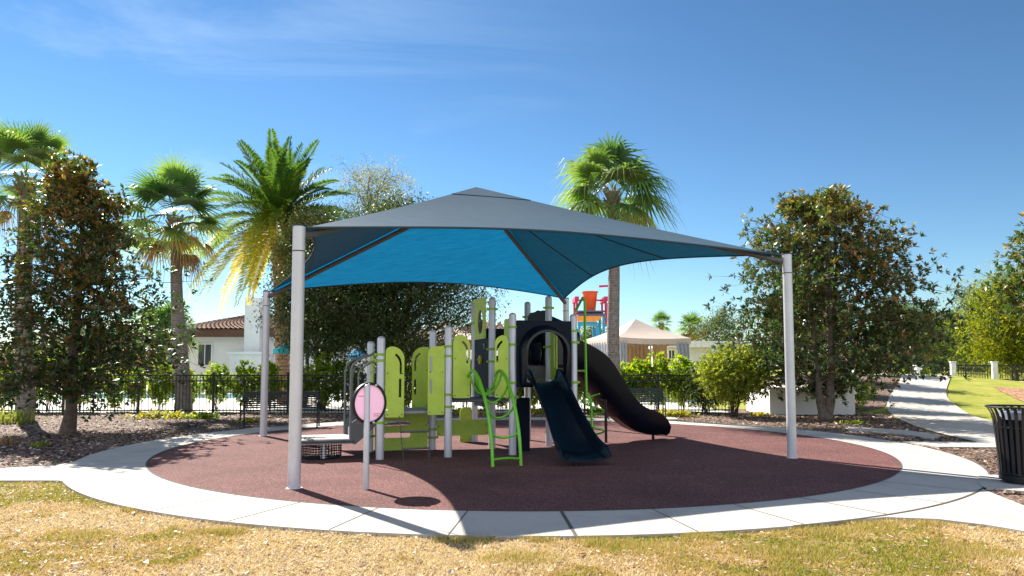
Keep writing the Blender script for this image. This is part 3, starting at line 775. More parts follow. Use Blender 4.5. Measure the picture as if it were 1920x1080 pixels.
for k_, (i, j, h) in posts.items():
    p = W(i, j); mb = MB(); mb.post(p.x, p.y, 0, h, .065, 24)
    po = obj('post', mb, M['silver'], pg, True)
    for z in clampz[k_]:
        mb = MB(); mb.tube([(p.x, p.y, z - .02), (p.x, p.y, z + .02)], .074, 20)
        q = U1 * .085; mb.box((p.x + q.x, p.y + q.y, z), (.05, .02, .04), math.atan2(U1.y, U1.x)); mb.box((p.x - q.x, p.y - q.y, z), (.05, .02, .04), math.atan2(U1.y, U1.x))
        obj('clamp', mb, M['darklime'], po, True)
ROT = math.atan2(U1.y, U1.x)
def deck(i0, i1, j0, j1, z):
    mb = MB(); c = W((i0 + i1) / 2, (j0 + j1) / 2, z - .03)
    mb.box(c, ((i1 - i0) * S1 - .10, (j1 - j0) * S2 - .10, .05), ROT, bev=.01)
    return obj('deck', mb, M['deckgrey' if z < .9 else 'greyplate'], pg)
deck(0, 1, 0, 1, .80); deck(1, 2, 0, 1, .98); deck(2, 3, 0, 1, 1.25); deck(2, 3, 1, 2, 1.55)
def board(i, j, u, s0, z0, s1, z1, rad, holes, mat='lime', t=.022, off=0.0, name='side_panel'):
    mb = MB(); p = W(i, j); nrm = Vector((u.y, -u.x, 0)); p = p + nrm * off
    mb.panel(rr_(s0, z0, s1, z1, rad), holes, p, u, t)
    bd = obj(name, mb, M[mat], pg)
    if mat == 'lime':
        for s_ in (s0 + .035, s1 - .035):
            for z_ in (z0 + .045, z0 + (z1 - z0) * .62):
                mb = MB(); q = p + u * s_ + Vector((0, 0, z_)); mb.tube([q - nrm * (t / 2 + .006), q + nrm * (t / 2 + .006)], .011, 8); obj('bolt', mb, M['greyplate'], bd)
    return bd
def slot(x0, z0, x1, z1): 
    r = min(x1 - x0, z1 - z0) / 2 - .001; return list(reversed(rr_(x0, z0, x1, z1, (r, r, r, r), 6)))
def hook(x0, z0, x1, z1, side):
    # curved hand slot following the rounded corner
    w = .035; pts = []
    if side > 0:
        o_ = [(x1, z0), (x1, z1 - .16), (x1 - .02, z1 - .08), (x1 - .06, z1 - .03), (x1 - .10, z1)]
        i_ = [(x1 - .115, z1 - .035), (x1 - .085, z1 - .06), (x1 - .055, z1 - .105), (x1 - w, z1 - .17), (x1 - w, z0)]
    else:
        o_ = [(x0, z0), (x0, z1 - .16), (x0 + .02, z1 - .08), (x0 + .06, z1 - .03), (x0 + .10, z1)]
        i_ = [(x0 + .115, z1 - .035), (x0 + .085, z1 - .06), (x0 + .055, z1 - .105), (x0 + w, z1 - .17), (x0 + w, z0)]
    return o_ + i_ if side < 0 else list(o_ + i_)
# row j = 0, between A and C
board(0, 0, U1, .07, .70, .375, 1.85, (.03, .02, .20, .10), [slot(.29, 1.02, .33, 1.33), hook(.295, 1.40, .335, 1.74, 1)], off=.03)
board(0, 0, U1, .765, .73, 1.04, 1.86, (.02, .03, .04, .12), [slot(.795, 1.08, .835, 1.32), slot(.795, 1.42, .835, 1.70)], off=.03)
# row j = 0, between C and G
board(1, 0, U1, .07, 1.00, .365, 2.06, (.03, .02, .20, .14), [hook(.29, 1.58, .33, 1.96, 1)], off=.03)
board(1, 0, U1, .79, 1.00, 1.03, 2.06, (.02, .03, .12, .16), [hook(.815, 1.60, .86, 1.97, -1)], off=.03)
# row j = 1
board(0, 1, U1, .74, .78, 1.04, 1.88, (.02, .03, .03, .20), [hook(.775, 1.45, .82, 1.78, -1), slot(.775, 1.02, .815, 1.3)], off=0)
board(0, 1, U1, .09, .04, 1.03, .74, (.03, .03, .03, .03), [slot(.25, .26, .72, .35), slot(.25, .47, .72, .55)], off=0, name='lower_panel')
board(1, 1, U1, .08, .27, 1.04, .55, (.03, .03, .03, .03), [], off=0, name='lower_beam')
board(0, 0, U2, .10, .84, .24, 1.78, (.02, .02, .06, .06), [], off=0)
board(0, 0, U2, .88, .84, 1.04, 1.78, (.02, .02, .06, .06), [], off=0)
board(2, 2, U1, -.30, .03, -.06, .72, (.03, .03, .08, .10), [], off=0, name='lower_panel')
# play panel on the left flank of the tower (i = 2)
board(2, 1, U2, .09, .76, S2 - .09, 2.06, (.03, .03, .03, .03), [], 'navyboard', off=-.02, name='play_panel')
oval = [(.68 + .17 * math.cos(2 * PI * k / 24), 2.40 + .24 * math.sin(2 * PI * k / 24)) for k in range(24)]
board(2, 1, U2, .36, 2.065, S2 + .16, 2.86, (.02, .02, .05, .05), [list(reversed(oval))], off=-.02)
mb = MB(); c = W(2, 1) + U2 * .68 + Vector((0, 0, 2.40)); 
ringp = [c + U2 * (.17 * math.cos(2 * PI * k / 20)) + Vector((0, 0, .24 * math.sin(2 * PI * k / 20))) for k in range(21)]
mb.tube(ringp, .016, 6); mb.tube([c - U1 * .02 - Vector((0, 0, .22)), c - U1 * .02 + Vector((0, 0, .22))], .012, 8)
for a in range(0, 360, 60): mb.tube([c + Vector((0, 0, -.05)), c + Vector((0, 0, -.05)) + U2 * .09 * math.cos(math.radians(a)) + Vector((0, 0, .09 * math.sin(math.radians(a))))], .014, 6)
obj('gear_window', mb, M['greyplate'], pg, True)
mb = MB(); c = W(2, 1) + U2 * .62 - U1 * .045 + Vector((0, 0, 1.66))
mb.tube([c + U1 * .04, c - U1 * .02], [.085, .085], 20); mb.tube([c - U1 * .02, c - U1 * .05], [.03, .025], 12)
obj('turning_knob', mb, M['knob'], pg, True)
mb = MB(); mb.box(W(2, 1) + U2 * .40 - U1 * .04 + Vector((0, 0, 1.95)), (.02, .09, .03), ROT); mb.box(W(2, 1) + U2 * .36 - U1 * .04 + Vector((0, 0, 1.90)), (.02, .03, .08), ROT)
obj('pointer', mb, M['deckgrey'], pg)
# back rails, upper tower panels
board(2, 2, U1, .09, 1.58, S1 - .09, 2.30, (.03, .03, .03, .03), [slot(.2, 1.75, .9, 1.9)], 'navyboard', off=0)
board(1, 1, U1, .10, .92, .50, 1.98, (.03, .03, .2, .2), [], 'navyboard', off=0)
board(2, 0, U2, .10, 1.27, .42, 2.36, (.02, .02, .05, .05), [], 'lime', off=0)
board(3, 0, U2, .74, 1.27, 1.04, 2.30, (.02, .02, .1, .1), [slot(.80, 1.5, .86, 2.1)], 'lime', off=0)
board(2, 0, U1, .12, .05, .40, .98, (.02, .02, .02, .02), [], 'navyboard', off=-.30)
# risers
mb = MB(); mb.box(W(2, .5, 1.12), (.03, S2 * .86, .22), ROT); mb.box(W(2.5, 1, 1.42), (S1 * .86, .03, .24), ROT); obj('riser', mb, M['greyplate'], pg)

# hood of the front slide
def arch_loop(cx, r, z0, zc, n=20):
    return [(cx - r, z0)] + [(cx - r * math.cos(PI * k / n), zc + r * math.sin(PI * k / n)) for k in range(n + 1)] + [(cx + r, z0)]
hc = S1 / 2
outer = rr_(.03, 1.17, S1 - .03, 2.32, (.03, .03, .06, .06))
hole = arch_loop(hc, .36, 1.22, 1.80)
mb = MB(); mb.panel(outer, [hole], W(2, 0) + Vector((U1.y, -U1.x, 0)) * .02, U1, .04)
hd = obj('slide_hood', mb, M['navyboard'], pg)
FN = Vector((U1.y, -U1.x, 0))   # towards the front
def hood_tube(org, u, fwd, cx, r, z0, zc, depth, tilt, mat, th=.045, flare=.06, n=24):
    mb = MB(); K = 5; rings = []
    prof = []
    for ro in (r, r + th):
        for q in range(K + 1):
            f = q / K; rad = ro + flare * (1 - f) * (1 if ro > r else .6)
            row = []
            pts = [(cx - rad, z0)] + [(cx - rad * math.cos(PI * k / n), zc + rad * math.sin(PI * k / n)) for k in range(n + 1)] + [(cx + rad, z0)]
            for (s_, z_) in pts:
                zz = z_ - tilt * f * max(0, (z_ - z0))
                p = org + u * s_ + fwd * (depth * f * (1 if z_ > z0 + .2 else .55)) + Vector((0, 0, zz)); row.append(p)
            rings.append(row)
    m_ = len(rings[0]); vs = [p for r_ in rings for p in r_]; fs = []
    for b0 in (0, K + 1):
        for q in range(K):
            for k in range(m_ - 1): fs.append(((b0 + q) * m_ + k, (b0 + q) * m_ + k + 1, (b0 + q + 1) * m_ + k + 1, (b0 + q + 1) * m_ + k))
    for k in range(m_ - 1): fs.append((K * m_ + k, K * m_ + k + 1, (2 * K + 1) * m_ + k + 1, (2 * K + 1) * m_ + k))
    for q in range(K):
        for k in (0, m_ - 1): fs.append((q * m_ + k, (q + 1) * m_ + k, (K + 2 + q) * m_ + k, (K + 1 + q) * m_ + k))
    mb.add(vs, fs); return mb
obj('hood_arch', hood_tube(W(2, 0), U1, FN, hc, .355, 1.22, 1.80, .26, .05, 'navy'), M['navy'], hd, True)
# rear hood over the curved slide, on the right flank
mb = MB(); outer = rr_(.04, 1.48, S2 - .04, 2.62, (.03, .03, .2, .2)); hole = arch_loop(S2 / 2, .34, 1.56, 2.08)
mb.panel(outer, [hole], W(3, 1), U2, .035)
hd2 = obj('slide_hood', mb, M['navyboard'], pg)
obj('hood_arch', hood_tube(W(3, 1), U2, U1, S2 / 2, .36, 1.56, 2.18, .72, .22, 'navy'), M['navy'], hd2, True)

def chute(path, side, width, walltop, th=.03, flr=None):
    """path: list of Vector floor points; side: unit vector; walltop: heights of the wall above floor; returns MB"""
    mb = MB(); rings = []
    for i, p in enumerate(path):
        w = width[i] if isinstance(width, (list, tuple)) else width
        h = walltop[i]; sd_ = side[i] if isinstance(side, (list, tuple)) else side
        hw = w / 2
        inner = [(-hw, h), (-hw + .02, h * .6), (-hw + .05, h * .22), (-hw * .62, .03), (-hw * .3, 0), (hw * .3, 0), (hw * .62, .03), (hw - .05, h * .22), (hw - .02, h * .6), (hw, h)]
        outer = [(hw + th * 1.6, h), (hw + th * 1.6, h - .03), (hw + th * .8, h * .5), (hw, h * .15), (hw * .6, -th), (-hw * .6, -th), (-hw, h * .15), (-hw - th * .8, h * .5), (-hw - th * 1.6, h - .03), (-hw - th * 1.6, h)]
        rings.append([p + sd_ * a + Vector((0, 0, b)) for a, b in inner + outer])
    n = len(rings[0]); vs = [q for r_ in rings for q in r_]
    fs = [(i * n + k, i * n + (k + 1) % n, (i + 1) * n + (k + 1) % n, (i + 1) * n + k) for i in range(len(rings) - 1) for k in range(n)]
    fs.append(tuple(range(n))); fs.append(tuple((len(rings) - 1) * n + k for k in reversed(range(n))))
    mb.add(vs, fs); return mb
# front slide
def interp(xs_, ys_, n):
    t = np.linspace(xs_[0], xs_[-1], n); return t, np.interp(t, xs_, ys_)
D_, Z_ = interp([-.05, .10, .22, 1.22, 1.38, 1.62, 1.72], [1.25, 1.24, 1.13, .30, .21, .17, .13], 34)
for _ in range(2): Z_[1:-1] = (Z_[:-2] + 2 * Z_[1:-1] + Z_[2:]) / 4
wt = np.interp(D_, [-.05, .2, 1.1, 1.35, 1.62, 1.72], [.24, .23, .23, .20, .15, .06]); wd = np.interp(D_, [-.05, .9, 1.4, 1.72], [.52, .54, .66, .74])
path = [W(2.5, 0) + FN * d + U1 * (.05 * max(0, d)) + Vector((0, 0, z)) for d, z in zip(D_, Z_)]
sl = obj('slide', chute(path, U1, list(wd), list(wt)), M['navy'], pg, True)
mb = MB(); q = W(2.5, 0) + FN * 1.52; mb.tube([(q.x, q.y, 0), (q.x, q.y, .16)], .05, 12); obj('foot', mb, M['blackmetal'], sl, True)
# curved rear slide
s_k = [-.05, .5, .83, 1.0, 1.2, 1.4, 1.556, 1.7, 1.89, 2.05, 2.29, 2.6, 2.85, 2.95]
f_k = [1.55, 1.54, 1.47, 1.32, 1.12, .88, .70, .54, .40, .30, .22, .18, .17, .15]
w_k = [2.00, 2.04, 2.06, 2.00, 1.90, 1.78, 1.62, 1.38, 1.08, .86, .70, .62, .50, .32]
D_ = np.linspace(-.05, 2.95, 60); Z_ = np.interp(D_, s_k, f_k); WT = np.interp(D_, s_k, w_k)
for _ in range(4): Z_[1:-1] = (Z_[:-2] + 2 * Z_[1:-1] + Z_[2:]) / 4; WT[1:-1] = (WT[:-2] + 2 * WT[1:-1] + WT[2:]) / 4
lat = [.10 * math.sin(d * 2.2) for d in D_]
path = [W(3, 1.5) + U1 * d * .925 + U2 * l + Vector((0, 0, z)) for d, z, l in zip(D_, Z_, lat)]
sl2 = obj('slide', chute(path, U2, .56, [max(.06, a - b) for a, b in zip(WT, Z_)], th=.035), M['blackplastic'], pg, True)
sl2['label'] = 'dark wavy slide curving down to the right'
sl['label'] = 'short straight navy slide facing the camera'
mb = MB(); q = W(3, 1.5) + U1 * 1.28 - U2 * .34; mb.tube([(q.x, q.y, 0), (q.x, q.y, .86)], .028, 10)
mb.tube([(q.x, q.y, .86), (q.x + U2.x * .2, q.y + U2.y * .2, .88)], .024, 8)
obj('support_leg', mb, M['blackmetal'], sl2, True)
mb = MB(); q = W(3, 1.5) + U1 * 2.5; mb.tube([(q.x, q.y, 0), (q.x, q.y, .17)], .03, 10); obj('foot', mb, M['blackmetal'], sl2, True)

# arched ladder
lad = None
rails = []
dd = np.array([0, .14, .34, .58, .82, 1.02, 1.15, 1.23, 1.27, 1.29]); zz = np.array([1.36, 1.45, 1.46, 1.34, 1.13, .88, .64, .40, .18, 0])
tt = np.linspace(0, 9, 40); dd2 = np.interp(tt, range(10), dd); zz2 = np.interp(tt, range(10), zz)
for _ in range(3):
    dd2[1:-1] = (dd2[:-2] + 2 * dd2[1:-1] + dd2[2:]) / 4; zz2[1:-1] = (zz2[:-2] + 2 * zz2[1:-1] + zz2[2:]) / 4
def railp(s0, s1, k):
    f = dd2[k] / 1.29; return W(1, 0) + U1 * (s0 + (s1 - s0) * f) + FN * (.04 + dd2[k]) + Vector((0, 0, zz2[k]))
RL = [railp(.33, .42, k) for k in range(40)]; RR = [railp(.80, .86, k) for k in range(40)]
mb = MB(); mb.tube(RL, .027, 12); l_ = obj('arched_ladder', mb, M['limetube'], pg, True); l_['label'] = 'bright green arched ladder with drooping rungs'
mb = MB(); mb.tube(RR, .027, 12); obj('ladder_rail', mb, M['limetube'], l_, True)
for kk, sag, bk in ((3, .36, .06), (9, .38, .12), (15, .30, .16), (21, .20, .14), (28, .09, .07), (36, -.02, 0)):
    a, b = RL[kk], RR[kk]; mb = MB(); pts = []
    for t in np.linspace(0, 1, 15):
        q = 1 - (2 * t - 1) ** 2; pts.append(a.lerp(b, t) - Vector((0, 0, sag * q ** .75 if q > 0 else 0)) - FN * bk * q)
    mb.tube(pts, .019, 9); obj('rung', mb, M['limetube'], l_, True)

# corkscrew climber with its pole
c0 = W(3.45, .5)
mb = MB()
top = Vector((c0.x - .04, c0.y, 2.82))
mb.tube([W(3, .02, 2.50) + U1 * .05, top + Vector((-.02, -.02, -.02)), top + Vector((.02, .0, -.06)), Vector((c0.x + .0, c0.y, .98)), Vector((c0.x + .08, c0.y, .92)), Vector((c0.x + .12, c0.y, 0))], .026, 12)
cc = obj('corkscrew_climber', mb, M['limetube'], pg, True)
mb = MB(); pts = []
for k in range(90):
    a = k / 90 * 2 * PI * 2.6; f = k / 90; pts.append(Vector((c0.x + .12 + .20 * math.cos(a + .8), c0.y + .20 * math.sin(a + .8), 1.02 - .95 * f)))
mb.tube(pts, .017, 8); obj('spiral_rung', mb, M['limetube'], cc, True)
for k in (12, 34, 58, 82):
    mb = MB(); mb.tube([pts[k], (c0.x + .12, c0.y, pts[k].z)], .014, 8); obj('spoke', mb, M['limetube'], cc, True)
mb = MB(); mb.tube([W(3, .1, 1.45), (c0.x, c0.y, 1.45)], .018, 8); obj('brace', mb, M['darklime'], cc, True)

# chain ladder at the left entrance
def chain(a, b, m):
    mb = MB(); n = int((b - a).length / .045)
    for k in range(n):
        p = a.lerp(b, (k + .5) / n); r_ = []
        for q in range(9):
            t = 2 * PI * q / 8; u = (U1 if k % 2 else U2); r_.append(p + u * .011 * math.cos(t) + Vector((0, 0, .027 * math.sin(t))))
        mb.tube(r_, .0045, 5, cap=False)
    return mb
cl_ = obj('chain_ladder', chain(W(0, 0, .72) + U1 * .30 + FN * .05, W(0, 0, .02) + U1 * .34 + FN * .35, 0), M['greyplate'], pg)
obj('chain', chain(W(0, 0, .72) + U1 * .78 + FN * .05, W(0, 0, .02) + U1 * .74 + FN * .35, 0), M['greyplate'], cl_)
for f in (.35, .72):
    a = (W(0, 0, .72) + U1 * .30 + FN * .05).lerp(W(0, 0, .02) + U1 * .34 + FN * .35, f); b = (W(0, 0, .72) + U1 * .78 + FN * .05).lerp(W(0, 0, .02) + U1 * .74 + FN * .35, f)
    mb = MB(); mb.tube([a, b], .017, 8); obj('rung', mb, M['greyplate'], cl_, True)

# transfer platform on the left with grab rails and steps
mb = MB()
pf = [W(0, 0) + U1 * s_ + U2 * z_ for s_, z_ in rr_(-1.30, .08, -.42, .92, (.16, .02, .02, .30), 8)]
mb.slab([(p.x, p.y) for p in pf], .285, .37)
plat = obj('transfer_platform', mb, M['deckgrey'], pg)
mb = MB(); rim = pf + [pf[0]]; mb.tube([Vector((p.x, p.y, .335)) for p in rim], .032, 8, cap=False); obj('rim', mb, M['greyplate'], plat, True)
mb = MB(); q = W(0, 0) + U1 * -.86 + U2 * .24; mb.tube([(q.x, q.y, 0), (q.x, q.y, .29)], .052, 16); obj('leg', mb, M['silver'], plat, True)
mb = MB(); q = W(0, 0) + U1 * -.88 + U2 * .52
for k in range(40):
    a = 2 * PI * k / 40; mb.tube([(q.x + .33 * math.cos(a), q.y + .33 * math.sin(a), .03), (q.x + .33 * math.cos(a), q.y + .33 * math.sin(a), .29)], .006, 4)
for z in (.04, .08, .12, .16, .20, .24, .28): mb.tube([(q.x + .33 * math.cos(2 * PI * k / 32), q.y + .33 * math.sin(2 * PI * k / 32), z) for k in range(33)], .006 if z > .05 else .014, 4, cap=False)
for z, r_ in ((.05, .30),): mb.lathe([(0.001, z), (r_, z)], (q.x, q.y, 0), 24)
obj('mesh_skirt', mb, M['blackmetal'], plat)
mb = MB(); st = []
for (a, b, z) in ((-.42, -.24, .52), (-.24, -.05, .66)):
    mb.box(W(0, 0, z - .02) + U1 * ((a + b) / 2) + U2 * .5, (b - a, .78, .04), ROT)
    mb.box(W(0, 0, z - .09) + U1 * a + U2 * .5, (.02, .78, .14), ROT)
obj('step', mb, M['deckgrey'], plat)
for j_ in (.10, .91):
    mb = MB(); mb.panel([(-.46, .30), (-.38, .27), (-.22, .40), (-.02, .60), (-.02, .86), (-.12, .86), (-.44, .62), (-.46, .56)], [], W(0, 0) + U2 * j_, U1, .03); sp_ = obj('side_plate', mb, M['greyplate'], plat)
    mb = MB()
    pts = [W(0, 0, .36) + U1 * -.46 + U2 * j_, W(0, 0, 1.45) + U1 * -.46 + U2 * j_, W(0, 0, 1.56) + U1 * -.43 + U2 * j_, W(0, 0, 1.64) + U1 * -.33 + U2 * j_, W(0, 0, 1.74) + U1 * -.08 + U2 * j_]
    mb.tube(pts, .019, 10); obj('grab_rail', mb, M['grey_rail'], plat, True)
    mb = MB(); pts = [W(0, 0, .60) + U1 * -.34 + U2 * j_, W(0, 0, 1.40) + U1 * -.34 + U2 * j_, W(0, 0, 1.50) + U1 * -.30 + U2 * j_, W(0, 0, 1.62) + U1 * -.08 + U2 * j_]
    mb.tube(pts, .016, 10); obj('grab_rail', mb, M['grey_rail'], plat, True)
mb = MB(); q = W(0, 0) + U1 * -1.22 + U2 * .42; s_ = U1 * .0 + U2 * .20
pts = [q + Vector((0, 0, .36)), q + Vector((0, 0, .76)), q + s_ * .2 + Vector((0, 0, .84)), q + s_ * .5 + Vector((0, 0, .87)), q + s_ * .8 + Vector((0, 0, .84)), q + s_ + Vector((0, 0, .76)), q + s_ + Vector((0, 0, .36))]
mb.tube(pts, .022, 12); obj('grab_handle', mb, M['grey_rail'], plat, True)
mb = MB(); q = W(0, 0, .385) + U1 * -1.0 + U2 * .2; mb.box(q, (.34, .03, .008), ROT + .2); mb.box(q + U2 * .12 - U1 * .1, (.24, .03, .008), ROT + .25); obj('tread_mark', mb, M['blackmetal'], plat)

# ------------------------------------------------------------------ round sign on a post
sp0 = gp(686, 922)
sg = thing('sign_post', sp0, 'round pink sign with dark rim on a thin silver post in front of the playground', 'sign')
mb = MB(); mb.post(sp0.x, sp0.y, 0, 1.30, .036, 20); obj('post', mb, M['silver'], sg, True)
ang = math.radians(48)   # the board is turned away from us
ud = Vector((math.cos(ang), math.sin(ang), 0)); nd_ = Vector((ud.y, -ud.x, 0))
dc = Vector((sp0.x, sp0.y, 1.065)) - nd_ * .055 + ud * .075
def disc(r0, r1, off, th, n=48):
    mb = MB(); vs = []
    c = dc + nd_ * off
    P_ = lambda r, a, s: c + ud * r * math.cos(a) + Vector((0, 0, r * math.sin(a))) + nd_ * s
    if r0 <= 0:
        a = [P_(r1, 2 * PI * k / n, th / 2) for k in range(n)]; b = [P_(r1, 2 * PI * k / n, -th / 2) for k in range(n)]
        mb.add(a + b, [tuple(range(n)), tuple(range(2 * n - 1, n - 1, -1))] + [(k, n + k, n + (k + 1) % n, (k + 1) % n) for k in range(n)])
    else:
        R_ = [[P_(r, 2 * PI * k / n, s) for k in range(n)] for r, s in ((r0, th / 2), (r1, th / 2), (r1, -th / 2), (r0, -th / 2))]
        vs = [p for q in R_ for p in q]
        mb.add(vs, [(i * n + k, i * n + (k + 1) % n, ((i + 1) % 4) * n + (k + 1) % n, ((i + 1) % 4) * n + k) for i in range(4) for k in range(n)])
    return mb
dsk = obj('sign_board', disc(0, .238, 0, .012), M['pink'], sg, True)
obj('rim', disc(.225, .258, 0, .03), M['blackmetal'], dsk, True)
for (u0, u1, z) in ((-.17, -.08, .09), (.06, .16, -.135), (.06, .14, -.16)):
    mb = MB(); c = dc + nd_ * .0085; mb.add([c + ud * u0 + Vector((0, 0, z - .004)), c + ud * u1 + Vector((0, 0, z - .004)), c + ud * u1 + Vector((0, 0, z + .004)), c + ud * u0 + Vector((0, 0, z + .004))], [(0, 1, 2, 3)])
    obj('printed_line', mb, M['pinktext'], dsk)
for (u0, z) in ((-.03, .235), (.08, .22), (-.03, -.16), (.05, -.235), (.26, -.10)):
    mb = MB(); c = dc + ud * u0 + Vector((0, 0, z)) + nd_ * .02; mb.tube([c - nd_ * .012, c + nd_ * .012], .012, 10); obj('bolt', mb, M['whitepaint'], dsk)

# ------------------------------------------------------------------ fence
def picket_fence(name, p0, p1, label, H=1.28, npan=12):
    root = thing(name, p0, label, 'fence'); d = p1 - p0; L = d.length; u = d.normalized(); rot = math.atan2(u.y, u.x)
    for k in range(npan + 1):
        p = p0 + d * (k / npan); mb = MB(); mb.box((p.x, p.y, p.z + (H + .06) / 2), (.065, .065, H + .06), rot); mb.box((p.x, p.y, p.z + H + .07), (.08, .08, .02), rot); obj('post', mb, M['blackmetal'], root)
    for k in range(npan):
        a = p0 + d * (k / npan); b = p0 + d * ((k + 1) / npan); mb = MB(); c = (a + b) / 2; l = (b - a).length - .066
        for z in (.12, H - .20, H - .02): mb.box((c.x, c.y, c.z + z), (l, .035, .04), rot)
        m_ = int(l / .105)
        for q in range(1, m_): 
            p = a.lerp(b, q / m_); mb.box((p.x, p.y, p.z + H / 2 + .02), (.016, .016, H - .02), rot)
        obj('fence_panel', mb, M['blackmetal'], root)
    return root
picket_fence('fence', Vector((-19.5, 23.3, 0)), Vector((7.25, 23.6, 0)), 'long black metal picket fence in front of the hedge', npan=11)

# ------------------------------------------------------------------ benches
def bench(name, c, rot, L, label, mat):
    root = thing(name, c, label, 'bench'); c = Vector(c); R = Matrix.Rotation(rot, 3, 'Z')
    P_ = lambda x, y, z: c + R @ Vector((x, y, z))
    mb = MB()
    for k in range(8):
        y = -.22 + k * .055; z = .43 - .012 * math.sin(k / 7 * PI); mb.box(P_(0, y, z), (L, .035, .012), rot)
    for x in (-L / 3, 0, L / 3): mb.box(P_(x, -.03, .418), (.03, .42, .01), rot)
    obj('seat', mb, mat, root)
    mb = MB()
    for k in range(7):
        z = .48 + k * .052; y = .21 + (z - .45) * .22; mb.box(P_(0, y, z), (L, .014, .036), rot)
    mb.box(P_(0, .30, .845), (L, .04, .07), rot)
    for k in range(int(L / .11)): x = -L / 2 + .06 + k * .11; mb.tube([P_(x, .20, .45), P_(x, .292, .84)], .007, 5)
    obj('backrest', mb, mat, root)
    for s_ in (-1, 1):
        x = s_ * (L / 2 + .015)
        mb = MB()
        mb.tube([P_(x, -.26, 0), P_(x, -.24, .03), P_(x, -.22, .42), P_(x, -.24, .62), P_(x, -.16, .66), P_(x, .12, .66), P_(x, .26, .63)], .018, 8)
        mb.tube([P_(x, .30, 0), P_(x, .22, .40), P_(x, .31, .87)], .02, 8)
        mb.tube([P_(x, -.22, .41), P_(x, .22, .41)], .016, 8)
        for y in (-.26, .30): mb.tube([P_(x, y, 0), P_(x, y, .012)], .04, 10)
        obj('side_frame', mb, mat, root, True)
    return root
pb = gp(523, 803, .03)
bench('bench', (pb.x - .05, pb.y + .25, .03), math.radians(10), 1.78, 'black slatted metal bench behind the rear left canopy pole', M['blackmetal'])
pb = gp(1196, 786, .03)
bench('bench', (pb.x - .02, pb.y + .2, .03), math.radians(-4), 1.6, 'dark green metal bench behind the curved black slide', M['darkgreenmetal'])

# ------------------------------------------------------------------ litter bin
bc = gp(1921, 905, .046)
bn = thing('litter_bin', bc, 'black slatted litter bin with flared rim on a concrete pad', 'litter bin')
NB = 28
for k in range(NB):
    a = 2 * PI * (k + .5) / NB; mb = MB(); prof = [(.255, .07), (.262, .12), (.275, .40), (.292, .65), (.305, .78), (.325, .87), (.355, .93), (.375, .955)]
    t = Vector((-math.sin(a), math.cos(a), 0)); n_ = Vector((math.cos(a), math.sin(a), 0)); vs = []
    for r_, z in prof:
        for sx, so in ((-1, 0), (1, 0), (1, .006), (-1, .006)): vs.append(bc + n_ * (r_ + so) + t * (.019 * sx) + Vector((0, 0, z)))
    mb.add(vs, [(i * 4 + q, i * 4 + (q + 1) % 4, i * 4 + 4 + (q + 1) % 4, i * 4 + 4 + q) for i in range(len(prof) - 1) for q in range(4)])
    obj('slat', mb, M['blackmetal'], bn)
for nm, r_, z, tr_ in (('rim', .378, .957, .013), ('hoop', .262, .62 * 0 + .12, .012), ('hoop', .276, .70, .009)):
    mb = MB(); mb.tube([bc + Vector((r_ * math.cos(2 * PI * k / 40), r_ * math.sin(2 * PI * k / 40), z)) for k in range(41)], tr_, 8, cap=False); obj(nm, mb, M['blackmetal'], bn, True)
mb = MB(); mb.lathe([(.001, 0), (.235, 0), (.235, .03), (.27, .035), (.275, .10), (.25, .105), (.001, .11)], bc, 36); obj('base', mb, M['blackmetal'], bn, True)
mb = MB(); mb.lathe([(.001, .11), (.215, .11), (.235, .88), (.225, .88), (.205, .14), (.001, .13)], bc, 32); obj('liner', mb, M['blackplastic'], bn, True)
mb = MB(); mb.lathe([(.236, .80), (.243, .80), (.25, .90), (.225, .905), (.222, .88)], bc, 32); obj('bin_bag', mb, simple('bag', (.30, .34, .40), .35), bn, True)

# ------------------------------------------------------------------ vegetation helpers
def unit(v): return v / (np.linalg.norm(v, axis=-1, keepdims=True) + 1e-9)
def leaf_quads(c, d, L, Wd, r, fold=.25, bend=.0):
    """c base (n,3), d unit direction (n,3)"""
    n = len(c); up = unit(np.array([0, 0, 1.0]) + (r.random((n, 3)) - .5) * 1.3)
    s = unit(np.cross(d, up)); nn = np.cross(s, d)
    L = np.asarray(L).reshape(-1, 1) * np.ones((n, 1)); Wd = np.asarray(Wd).reshape(-1, 1) * np.ones((n, 1))
    mid = c + d * L * .48 + nn * Wd * fold
    return np.stack([c, mid + s * Wd / 2, c + d * L - nn * L * bend, mid - s * Wd / 2], 1)
def rosettes(P, A, k, L, ratio, r, spread=1.0):
    n = len(P); c = np.repeat(P, k, 0); a = np.repeat(A, k, 0)
    rd = unit(r.normal(size=(n * k, 3))); d = unit(a * (.9 - .5 * spread * r.random((n * k, 1))) + rd * spread * .9)
    ll = L * (.7 + .6 * r.random(n * k))
    return leaf_quads(c + rd * .01, d, ll, ll * ratio, r)
